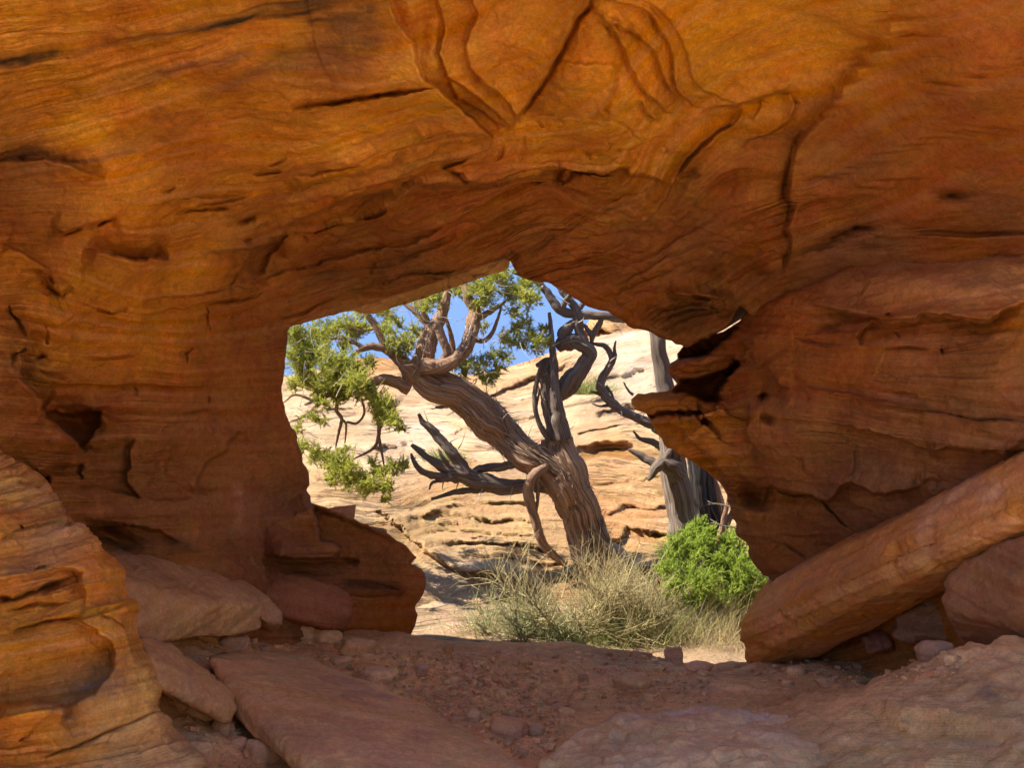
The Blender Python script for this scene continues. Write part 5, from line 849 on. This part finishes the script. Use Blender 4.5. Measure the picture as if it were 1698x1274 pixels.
jpart(limb('dead_branch', [[(918, 750, YT, 7), (905, 722, YT - .1, 6), (893, 700, YT - .12, 5), (887, 672, YT - .12, 5), (888, 645, YT - .1, 5), (893, 620, YT - .08, 4), (898, 605, YT - .05, 3)], [(888, 680, YT - .1, 3), (894, 650, YT - .1, 2), (892, 640, YT - .1, 1)]], M_DEAD, jun, n_ring=14, n_len=50, seed=29.0, rscale=0.75))
jpart(limb('branch', [[(690, 622, YT, 20), (700, 600, YT, 17), (707, 580, YT, 16), (712, 560, YT + .05, 15), (722, 540, YT + .1, 12), (735, 515, YT + .15, 9), (745, 480, YT + .2, 6)], [(700, 608, YT - .1, 14), (735, 606, YT - .12, 12), (762, 590, YT - .12, 11), (778, 565, YT - .1, 11), (783, 540, YT - .05, 11), (786, 518, YT, 10), (776, 495, YT, 8), (770, 470, YT + .05, 6)], [(730, 607, YT - .1, 8), (740, 585, YT - .12, 7), (733, 560, YT - .12, 7), (725, 540, YT - .1, 7)], [(783, 530, YT, 7), (800, 525, YT, 5), (820, 512, YT, 4), (838, 500, YT + .1, 2)], [(780, 560, YT, 5), (800, 566, YT, 4), (815, 555, YT, 3.5), (825, 530, YT, 2.5), (832, 505, YT, 1)], [(752, 590, YT, 5), (748, 560, YT, 4), (742, 535, YT, 3), (735, 510, YT, 2)], [(720, 560, YT + .1, 6), (705, 525, YT + .1, 5), (695, 490, YT + .15, 4)], [(715, 545, YT + .1, 5), (690, 520, YT + .15, 4), (660, 495, YT + .2, 3)]], M_BARK, jun, n_ring=26, n_len=60, ridge=0.22, twist=1.5, seed=33.0))
jpart(limb('branch', [[(688, 628, YT, 17), (670, 606, YT - .05, 12), (655, 590, YT - .05, 9), (635, 578, YT - .1, 7), (610, 576, YT - .12, 6), (585, 588, YT - .15, 3)], [(652, 588, YT - .1, 7), (636, 568, YT - .1, 6), (622, 540, YT - .1, 6), (606, 520, YT - .1, 5), (590, 495, YT - .05, 4)], [(680, 645, YT - .02, 12), (660, 636, YT - .05, 10), (635, 630, YT - .1, 9), (610, 636, YT - .15, 7), (575, 648, YT - .2, 5), (540, 658, YT - .2, 4), (505, 672, YT - .2, 2)], [(674, 628, YT, 6), (668, 610, YT, 5), (664, 595, YT, 3)], [(600, 575, YT - .1, 4), (570, 562, YT - .1, 3), (545, 562, YT - .1, 2)], [(622, 545, YT - .1, 3), (595, 548, YT - .1, 2.5), (560, 540, YT - .1, 1.5)], [(612, 640, YT - .1, 4), (618, 670, YT - .15, 3.5), (628, 700, YT - .2, 4), (628, 725, YT - .25, 3), (618, 745, YT - .25, 2.5), (585, 762, YT - .3, 1)], [(628, 725, YT - .25, 3), (634, 755, YT - .28, 2), (640, 790, YT - .3, 1)], [(562, 655, YT - .2, 3.5), (558, 680, YT - .2, 3), (566, 695, YT - .2, 3), (560, 725, YT - .22, 2), (556, 745, YT - .22, 1)], [(566, 695, YT - .2, 2.5), (574, 705, YT - .2, 2), (572, 735, YT - .2, 1)], [(575, 700, YT - .2, 2), (592, 702, YT - .2, 2), (604, 685, YT - .2, 2), (600, 662, YT - .2, 2)], [(540, 660, YT - .2, 3), (505, 690, YT - .2, 2), (480, 700, YT - .2, 1)], [(520, 665, YT - .2, 2.5), (490, 655, YT - .2, 2), (470, 668, YT - .2, 1)]], M_BARK, jun, n_ring=16, n_len=50, ridge=0.18, seed=41.0))
crown_l = [(488, 555, 9.2, 22), (505, 578, 9.1, 24), (522, 556, 9.3, 20), (545, 548, 9.4, 18), (500, 606, 9.1, 22), (535, 590, 9.1, 20), (548, 612, 9.05, 26), (572, 604, 9.1, 20), (566, 634, 9.0, 26), (540, 640, 9.1, 20), (592, 625, 9.1, 20), (596, 645, 9.1, 18), (575, 540, 9.4, 16), (598, 545, 9.3, 18), (575, 570, 9.5, 13), (520, 630, 9.2, 18), (490, 640, 9.2, 16), (530, 665, 9.1, 14), (560, 662, 9.0, 14), (612, 600, 9.3, 12), (515, 520, 9.5, 16), (600, 520, 9.4, 14)]
crown_t = [(640, 520, 9.4, 15), (622, 505, 9.4, 15), (650, 566, 9.15, 14), (662, 582, 9.1, 15), (678, 570, 9.1, 15), (645, 548, 9.2, 13), (688, 548, 9.3, 12), (695, 505, 9.4, 16), (712, 495, 9.5, 16), (672, 492, 9.5, 12), (735, 482, 9.5, 16), (762, 475, 9.5, 15), (790, 480, 9.2, 18), (805, 500, 9.15, 17), (812, 470, 9.2, 18), (836, 462, 9.2, 18), (842, 490, 9.2, 16), (862, 482, 9.2, 18), (876, 500, 9.2, 15), (850, 515, 9.3, 12), (880, 470, 9.3, 14), (780, 450, 9.4, 20), (830, 440, 9.4, 18), (735, 460, 9.6, 16), (690, 475, 9.6, 14), (660, 540, 9.4, 10)]
crown_r = [(838, 560, 9.3, 13), (858, 568, 9.3, 13), (878, 558, 9.3, 15), (895, 568, 9.3, 14), (905, 552, 9.3, 11), (872, 535, 9.3, 12), (855, 545, 9.4, 10), (888, 578, 9.3, 10), (818, 592, 9.4, 12), (800, 604, 9.4, 13), (780, 600, 9.4, 12), (770, 612, 9.4, 13), (792, 622, 9.4, 11), (815, 628, 9.4, 13), (826, 612, 9.4, 13), (808, 635, 9.4, 9), (745, 612, 9.5, 10), (840, 590, 9.4, 9), (800, 545, 9.5, 9)]
hang = [(622, 660, 9.1, 16), (636, 672, 9.05, 18), (640, 695, 9.0, 17), (628, 690, 9.0, 14), (655, 700, 9.0, 11), (668, 710, 9.0, 8), (612, 650, 9.1, 12), (515, 692, 9.1, 10), (530, 698, 9.1, 9), (496, 712, 9.1, 10), (505, 742, 9.0, 12), (522, 752, 9.0, 14), (538, 762, 9.0, 14), (560, 768, 8.95, 16), (558, 788, 8.95, 16), (578, 778, 8.95, 17), (580, 802, 8.95, 16), (600, 795, 8.95, 16), (602, 815, 8.95, 13), (620, 770, 8.95, 10), (632, 790, 8.95, 13), (636, 812, 8.95, 14), (642, 828, 8.95, 9), (650, 775, 8.95, 13), (664, 770, 8.95, 11), (618, 808, 8.95, 11), (568, 756, 8.95, 10)]
rg = np.random.default_rng(4)
def spread(cl):
    r_ = random.Random(8); out = []
    for (u, v, Y, r) in cl:
        out.append((u, v, Y, r))
        for _ in range(1): a = r_.uniform(0, 6.3); out.append((u + math.cos(a) * r * 0.9, v + math.sin(a) * r * 0.7, Y + r_.uniform(-.25, .25), r * 0.75))
    return out
for nm, cl in (('foliage', crown_l), ('foliage', crown_t), ('foliage', crown_r), ('hanging_foliage', hang)):
    jpart(leaf_obj(nm, sprays(spread(cl), rg, per=330), M_JUN, jun))
# bare twigs among the foliage
n = 260; cl = np.array(crown_l + crown_t + crown_r + [(700, 520, 9.3, 30), (740, 520, 9.3, 30), (680, 580, 9.2, 30), (800, 560, 9.4, 26), (510, 690, 9.2, 26), (480, 680, 9.2, 26)] * 5); pk = cl[rg.integers(0, len(cl), n)]
rt = np.array([pt(*p[:3]) for p in pk]) + rg.normal(size=(n, 3)) * (pk[:, 3] * 9.2 / F)[:, None] * 0.7
v, q, t, _ = stems_data(rt, unit(rg.normal(size=(n, 3)) + np.array([0, 0, -0.1])), rg.uniform(0.06, 0.22, n), rg.uniform(0.0018, 0.0042, n), 6, unit(rg.normal(size=(n, 3))) * 0.6, rg.uniform(0, 1, n))
jpart(leaf_obj('bare_twigs', (v, q, t), M_TWIG, jun))

def strips(paths, cnt, rng, lo=0.10, hi=0.38, lift=0.10, w=0.0035):
    pts_all = []; rr_all = []
    for p in paths:
        a = np.array(p, float); C = catmull(np.c_[unproj(a[:, 0], a[:, 1], a[:, 2]), 0.88 * a[:, 3] * a[:, 2] / F], 160); c = C[:, :3]; r = C[:, 3]
        s_ = np.r_[0, np.cumsum(np.linalg.norm(np.diff(c, axis=0), axis=1))]; T = np.gradient(c, axis=0); T /= np.linalg.norm(T, axis=1)[:, None]
        ref = np.array([0.2, 1.0, 0.1]); Nn = ref - (T @ ref)[:, None] * T; Nn /= np.linalg.norm(Nn, axis=1)[:, None]; Bn = np.cross(T, Nn)
        for _ in range(cnt):
            L_ = rng.uniform(lo, hi); s0 = rng.uniform(0, max(0.01, s_[-1] - L_)); ss = np.linspace(s0, s0 + L_, 7); th = rng.uniform(0, 6.28) + rng.normal() * 0.25 * np.linspace(0, 1, 7) + 0.5 * (ss - s0)
            k = np.clip(np.searchsorted(s_, ss), 0, len(c) - 1); lf = 1.08 + lift * abs(rng.normal()) * np.linspace(-1, 1, 7) ** 4 * rng.choice((0.3, 1.0, 2.2))
            pts_all.append(c[k] + (Nn[k] * np.cos(th)[:, None] + Bn[k] * np.sin(th)[:, None]) * (r[k] * lf)[:, None]); rr_all.append(w * rng.uniform(0.5, 1.6))
    P_ = np.array(pts_all); n, K = P_.shape[:2]; d = np.gradient(P_, axis=1); d /= np.linalg.norm(d, axis=2)[..., None] + 1e-9
    s1 = np.cross(d, np.array([0.3, 0.8, 0.5])); s1 /= np.linalg.norm(s1, axis=2)[..., None] + 1e-9; s2 = np.cross(d, s1); r_ = np.array(rr_all)[:, None] * np.array([0.3, 0.8, 1, 1, 1, 0.8, 0.25])[None]
    V_ = np.stack([P_ + (s1 * math.cos(t) + s2 * math.sin(t)) * r_[..., None] for t in (0, 2.1, 4.2)], 2); I = np.arange(n * K * 3).reshape(n, K, 3); q_ = []
    for j in range(3): j2 = (j + 1) % 3; q_.append(np.stack([I[:, :-1, j], I[:, :-1, j2], I[:, 1:, j2], I[:, 1:, j]], -1).reshape(-1, 4))
    tn = np.repeat(np.clip(rng.normal(0.45, 0.28, n), 0, 1), K * 3); return V_.reshape(-1, 3), np.vstack(q_), np.stack([tn] * 3, -1)
TR = [[(1003, 955, YT, 40), (985, 915, YT, 34), (968, 865, YT, 31), (952, 820, YT, 30), (938, 785, YT, 29), (928, 755, YT, 25)], [(955, 850, YT - .03, 22), (935, 805, YT - .05, 27), (905, 772, YT - .06, 25), (870, 752, YT - .05, 25), (842, 728, YT, 26), (815, 695, YT, 28), (785, 670, YT, 27), (750, 648, YT, 26), (718, 632, YT, 25), (692, 618, YT, 21)]]
M_STRIP = leafy('shredded_bark', (0.10, 0.058, 0.034), (0.60, 0.44, 0.30), 0.0)
trunk_o = [c for c in jun.children if c.name.startswith('trunk')][0]
leaf_obj('shredded_bark', strips(TR, 520, rg, lift=0.16), M_STRIP, trunk_o)
br_o = [c for c in jun.children if c.name.startswith('branch')][0]
leaf_obj('shredded_bark', strips([[(700, 608, YT - .1, 14), (735, 606, YT - .12, 12), (762, 590, YT - .12, 11), (778, 565, YT - .1, 11), (783, 540, YT - .05, 11), (786, 518, YT, 10)], [(690, 622, YT, 20), (700, 600, YT, 17), (707, 580, YT, 16), (712, 560, YT + .05, 15), (722, 540, YT + .1, 12)]], 130, rg, w=0.003), M_STRIP, br_o)
# broken twigs on the dead limbs
tw = []
for (u, v, du_, dv_) in ((718, 720, -10, -22), (705, 748, -14, -8), (760, 800, -6, 16), (800, 812, -8, 14), (735, 800, -4, 16), (760, 745, 12, -16), (745, 735, 14, -12), (690, 760, -14, 2), (1012, 600, 12, -14), (1000, 640, -14, -6), (1030, 682, 4, 12), (1062, 697, 6, -12), (945, 505, -16, -8), (930, 480, 10, -14), (900, 475, -14, 6), (960, 535, 14, -6), (972, 570, 14, 4), (893, 690, -10, -8), (915, 560, -8, -14), (916, 600, 8, -14), (908, 620, -16, 6), (880, 800, 6, 20), (850, 808, -4, 16), (1085, 715, 4, -14), (1052, 690, -4, -16), (640, 630, -16, 12), (600, 640, -10, 18), (560, 660, -14, 14), (830, 700, 12, -16), (842, 715, 14, -10), (790, 520, 16, 6), (820, 515, 10, -14)):
    a0 = np.array(pt(u, v, YT - 0.1)); b0 = np.array(pt(u + du_, v + dv_, YT - 0.15 + random.uniform(-.1, .1))); tw.append((a0, b0 - a0))
A0 = np.array([t_[0] for t_ in tw]); D0 = np.array([t_[1] for t_ in tw]); Ln = np.linalg.norm(D0, axis=1)
jpart(leaf_obj('broken_twigs', stems_data(A0, unit(D0), Ln * 1.4, np.full(len(tw), 0.008), 6, unit(rg.normal(size=(len(tw), 3))) * 0.35, rg.uniform(0, 0.6, len(tw)), taper=0.1)[:3], M_TWIG, jun))
# --- dead snags on the right
sn = empty('dead_tree', pt(1136, 950, 9.0), 'dead grey juniper snag with a hooked stub, standing behind the green bush', 'dead tree'); so = -Vector(sn.location)
limb('trunk', [[(1136, 965, 9.0, 27), (1134, 920, 9.0, 24), (1130, 880, 9.0, 22), (1127, 830, 9.0, 22), (1120, 785, 9.0, 22), (1114, 750, 9.0, 20), (1108, 700, 9.02, 16), (1104, 650, 9.05, 14), (1097, 600, 9.05, 13), (1088, 550, 9.05, 11), (1082, 500, 9.05, 8)]], M_DEAD, sn, n_ring=48, n_len=90, ridge=0.22, twist=0.35, seed=51.0).location = so
limb('stub', [[(1124, 790, 8.95, 16), (1110, 772, 8.9, 14), (1098, 768, 8.88, 10), (1088, 776, 8.86, 8), (1080, 790, 8.86, 5), (1074, 797, 8.86, 1)], [(1102, 772, 8.88, 9), (1104, 760, 8.88, 7), (1112, 748, 8.88, 4), (1116, 744, 8.88, 1)]], M_DEAD, sn, n_ring=24, n_len=40, ridge=0.24, seed=55.0).location = so
limb('branch', [[(1118, 785, 9.1, 9), (1090, 772, 9.1, 8), (1070, 760, 9.12, 7), (1055, 752, 9.12, 5), (1042, 746, 9.12, 1)]], M_DEAD, sn, n_ring=14, n_len=40, seed=58.0).location = so
limb('branch', [[(1100, 625, 9.05, 6), (1125, 600, 9.15, 5), (1150, 560, 9.2, 4)]], M_DEAD, sn, n_ring=14, n_len=40, seed=59.0).location = so
limb('branch', [[(1098, 590, 9.05, 5), (1116, 620, 9.1, 5), (1130, 640, 9.1, 4)]], M_DEAD, sn, n_ring=14, n_len=40, seed=60.0).location = so
c2_ = empty('dead_tree', pt(1170, 960, 9.3), 'blackened charred trunk right of the grey snag, above the green bush', 'dead tree'); so = -Vector(c2_.location)
limb('trunk', [[(1165, 970, 9.3, 22), (1163, 900, 9.3, 19), (1160, 840, 9.3, 15), (1154, 780, 9.3, 13), (1150, 720, 9.3, 11), (1148, 660, 9.3, 8)], [(1188, 970, 9.35, 20), (1184, 900, 9.35, 17), (1176, 840, 9.35, 15), (1168, 790, 9.35, 13), (1165, 740, 9.35, 10)]], M_CHAR, c2_, n_ring=36, n_len=60, ridge=0.24, twist=0.2, seed=61.0).location = so
limb('branch', [[(1190, 900, 9.35, 10), (1196, 860, 9.35, 9), (1190, 820, 9.35, 7), (1184, 790, 9.35, 3)], [(1195, 890, 9.3, 7), (1210, 860, 9.3, 6), (1222, 838, 9.3, 4)], [(1200, 940, 9.3, 8), (1214, 900, 9.3, 6), (1226, 870, 9.3, 4)], [(1186, 930, 9.2, 5), (1196, 880, 9.2, 5), (1210, 820, 9.2, 3)]], M_BARK, c2_, n_ring=14, n_len=40, seed=66.0).location = so
limb('dead_twigs', [[(1165, 840, 8.9, 1.2), (1180, 836, 8.85, 1.5), (1200, 838, 8.8, 2), (1225, 845, 8.7, 2)], [(1168, 828, 8.9, 1), (1178, 834, 8.85, 1.4), (1185, 836, 8.85, 1.4)], [(1172, 857, 8.9, 1), (1192, 870, 8.8, 1.6), (1215, 875, 8.75, 1.8), (1235, 876, 8.7, 2)], [(1168, 870, 8.9, 1), (1182, 868, 8.85, 1.4), (1195, 871, 8.8, 1.4)], [(1196, 838, 8.8, 1.2), (1198, 850, 8.8, 1)], [(1190, 872, 8.8, 1.2), (1184, 882, 8.8, 1)]], M_DEAD, c2_, n_ring=6, n_len=20, seed=70.0).location = so
# splintered stump
stp = empty('stump', pt(1100, 1010, 8.7), 'splintered orange and grey stump between the dry shrub and the straw grass', 'stump'); so = -Vector(stp.location)
limb('stump_wood', [[(1094, 1030, 8.7, 9), (1090, 1000, 8.7, 9), (1084, 980, 8.7, 6), (1080, 968, 8.7, 1)], [(1108, 1035, 8.7, 7), (1104, 1005, 8.7, 6), (1094, 975, 8.7, 4), (1090, 962, 8.7, 1)], [(1112, 1030, 8.8, 7), (1104, 990, 8.8, 6), (1099, 962, 8.8, 3)]], wood('splintered_wood', (0.05, 0.025, 0.012), (0.30, 0.13, 0.05), (0.55, 0.40, 0.26)), stp, n_ring=14, n_len=24, ridge=0.25, seed=75.0).location = so

# --- young green juniper bush
bu = empty('juniper_bush', pt(1180, 1000, 8.5), 'bright green young juniper bush beside the right edge of the opening', 'bush'); so = -Vector(bu.location)
cl = [(1118, 905, 8.6, 16), (1112, 925, 8.5, 18), (1108, 950, 8.5, 20), (1120, 975, 8.45, 20), (1135, 945, 8.4, 22), (1140, 915, 8.5, 20), (1152, 890, 8.6, 18), (1160, 872, 8.65, 12), (1168, 895, 8.6, 18), (1165, 920, 8.5, 22), (1150, 965, 8.4, 24), (1175, 985, 8.4, 22), (1190, 955, 8.4, 24), (1192, 930, 8.5, 18), (1205, 905, 8.6, 16), (1212, 890, 8.7, 13), (1222, 910, 8.6, 16), (1215, 940, 8.5, 22), (1235, 930, 8.6, 15), (1242, 955, 8.5, 18), (1225, 970, 8.4, 22), (1205, 985, 8.4, 22), (1258, 972, 8.5, 18), (1270, 985, 8.5, 14), (1150, 1000, 8.4, 18), (1235, 995, 8.45, 18), (1110, 985, 8.5, 14), (1140, 885, 8.6, 10), (1180, 880, 8.65, 10), (1290, 995, 8.6, 16)]
leaf_obj('foliage', sprays(cl, rg, per=250, L=0.028, rad=0.0034, up=0.7), M_SAP, bu).location = so
limb('stem', [[(1172, 1010, 8.5, 5), (1172, 970, 8.5, 4), (1166, 930, 8.5, 3), (1158, 890, 8.6, 2)], [(1174, 990, 8.5, 4), (1195, 955, 8.5, 3), (1210, 910, 8.6, 2)], [(1174, 1000, 8.5, 4), (1215, 970, 8.5, 3), (1245, 950, 8.5, 2)], [(1172, 985, 8.5, 3.5), (1140, 955, 8.5, 3), (1118, 920, 8.55, 2)]], M_DEAD, bu, n_ring=10, n_len=24, seed=80.0).location = so

# --- dry shrubs, grasses
def shrub(name, u, v, Y, spread, height, n, mat, label, cat, rng, thick=0.0032, fan=1.0, parent_stems=True, gi=None, stemmat=None, grp=None, lean=0.0):
    root = pt(u, v, Y); e = empty(name, root, label, cat, grp)
    k = Y / F; H_ = height * k; Sx = spread * k; parts = []
    m = 16; az = rng.uniform(0, 2 * np.pi, m); d0 = unit(np.c_[np.cos(az) * fan + lean, np.sin(az) * fan * 0.7, rng.uniform(0.45, 1.1, m)])
    r0 = rng.normal(size=(m, 3)) * np.array([Sx * 0.12, Sx * 0.1, 0]); l0 = rng.uniform(0.45, 0.75, m) * np.hypot(H_, Sx) * 0.62
    v0, q0, t0, p0 = stems_data(r0, d0, l0, np.full(m, thick * 3.0), 6, unit(rng.normal(size=(m, 3))) * 0.25, rng.uniform(0, 0.5, m), taper=0.4)
    so_ = leaf_obj('stems', (v0, q0, t0), stemmat or M_TWIG, e)
    # second and third order twigs
    for lev, (cnt, ll, rr_) in enumerate(((n // 2, 0.30, 1.2), (int(n * 1.3), 0.17, 0.8))):
        i = rng.integers(0, p0.shape[0], cnt); tt = rng.uniform(0.3 if lev == 0 else 0.25, 1.0, cnt) * (p0.shape[1] - 1); a = np.floor(tt).astype(int).clip(0, p0.shape[1] - 2); fr = (tt - a)[:, None]
        rt_ = p0[i, a] * (1 - fr) + p0[i, a + 1] * fr; dd = unit(p0[i, a + 1] - p0[i, a]); dn = unit(dd * 0.7 + unit(rng.normal(size=(cnt, 3))) * 0.85 + np.array([0, 0, 0.25]))
        v1, q1, t1, p1 = stems_data(rt_, dn, H_ * ll * rng.uniform(0.5, 1.2, cnt), thick * rr_ * rng.uniform(0.7, 1.2, cnt), 5, unit(rng.normal(size=(cnt, 3))) * 0.5 + np.array([0, 0, 0.15]), np.clip(rng.normal(0.5, 0.28, cnt), 0, 1), taper=0.35); parts.append((v1, q1, t1)); p0 = p1
    leaf_obj('twigs', join(parts), mat, so_); return e
def tuft(name, u, v, Y, spread, height, n, mat, label, rng, thick=0.0022, grp=None, cat='grass tuft', splay=0.35):
    k = Y / F * (1.35 if Y < 10 else 1.0); root = np.c_[rng.normal(size=n) * spread * k * 0.5, rng.normal(size=n) * spread * k * 0.45, np.zeros(n)]
    d = unit(np.c_[rng.normal(size=n) * splay + root[:, 0] / (spread * k + 1e-6) * 0.5, rng.normal(size=n) * splay, np.ones(n)])
    L_ = height * k * rng.uniform(0.5, 1.15, n)
    vv, qq, t_, _ = stems_data(root, d, L_, thick * rng.uniform(0.6, 1.2, n), 6, unit(np.c_[rng.normal(size=n), rng.normal(size=n), -0.5 * np.ones(n)]) * 0.32, np.clip(rng.normal(0.5, 0.3, n), 0, 1), taper=0.2)
    o = leaf_obj(name, (vv, qq, t_), mat, None, label=label, cat=cat, group=grp); lo = pt(u, v, Y); lo.z = max(lo.z, -0.38) if Y < 10 else lo.z; o.location = lo; return o
rs = np.random.default_rng(9)
shrub('dry_shrub', 965, 1078, 8.35, 180, 240, 1050, M_EPH, 'largest dry yellow shrub in front of the juniper trunk, just beyond the sill', 'shrub', rs)
shrub('dry_shrub', 850, 1085, 8.35, 100, 165, 450, M_EPHG, 'yellow green shrub at the left end of the sill beside the shaded slickrock', 'shrub', rs)
shrub('dry_shrub', 905, 1090, 8.20, 110, 110, 450, M_EPHG, 'low greenish shrub between the two yellow shrubs, behind the middle of the sill', 'shrub', rs)
shrub('dry_shrub', 1040, 1070, 8.65, 130, 160, 700, M_EPH, 'dry shrub with grey twigs at the foot of the juniper trunk, left of the stump', 'shrub', rs)
shrub('dead_shrub', 1150, 1095, 8.35, 160, 150, 500, M_TWIG, 'leafless brown dead shrub in front of the straw grass', 'dead shrub', rs, thick=0.003)
for (u, v, Y, s_, h_, n_, m_, lab) in ((1150, 1075, 8.2, 50, 100, 420, M_STRAW, 'tall straw coloured grass tuft below the green bush, left side'), (1190, 1080, 8.2, 50, 110, 460, M_STRAW, 'tall straw coloured grass tuft in the middle below the green bush'), (1222, 1085, 8.1, 40, 100, 360, M_STRAW, 'straw grass tuft against the end of the leaning slab'),
        (1040, 1095, 7.8, 50, 70, 320, M_GRS, 'green grass tuft right of the largest dry shrub'), (1085, 1098, 7.8, 46, 80, 320, M_GRS, 'green and yellow grass tuft in front of the stump'), (1120, 1105, 7.75, 44, 60, 300, M_STRAW, 'short straw grass tuft behind the dark upright stone on the sill'), (985, 1092, 7.75, 50, 50, 260, M_GRS, 'low green grass tuft at the foot of the largest dry shrub'), (1185, 1112, 7.7, 60, 60, 420, M_STRAW, 'matted straw grass at the right end of the sill'), (1220, 1115, 7.7, 40, 60, 260, M_STRAW, 'short straw grass by the lower corner of the leaning slab'), (1105, 1060, 8.4, 40, 80, 240, M_STRAW, 'thin straw grass tuft directly right of the stump'),
        (790, 1082, 7.9, 30, 60, 60, M_GRS, 'sparse green grass blades in front of the shaded slickrock hollow'), (970, 655, 15.6, 34, 46, 420, M_GRS, 'round yellow green grass clump high on the slickrock slope'), (735, 765, 12.6, 30, 34, 300, M_GRS, 'yellow grass clump on the slope behind the broken juniper branch')):
    Y = Y + 0.4 if Y < 10 else Y
    tuft('grass_tuft', u, v, Y, s_, h_, n_, m_, lab, rs, grp='grass tufts beyond the sill' if Y < 10 else 'grass clumps on the slickrock slope', splay=0.35 if Y < 10 else 0.8, thick=0.0024 if Y < 10 else 0.004)
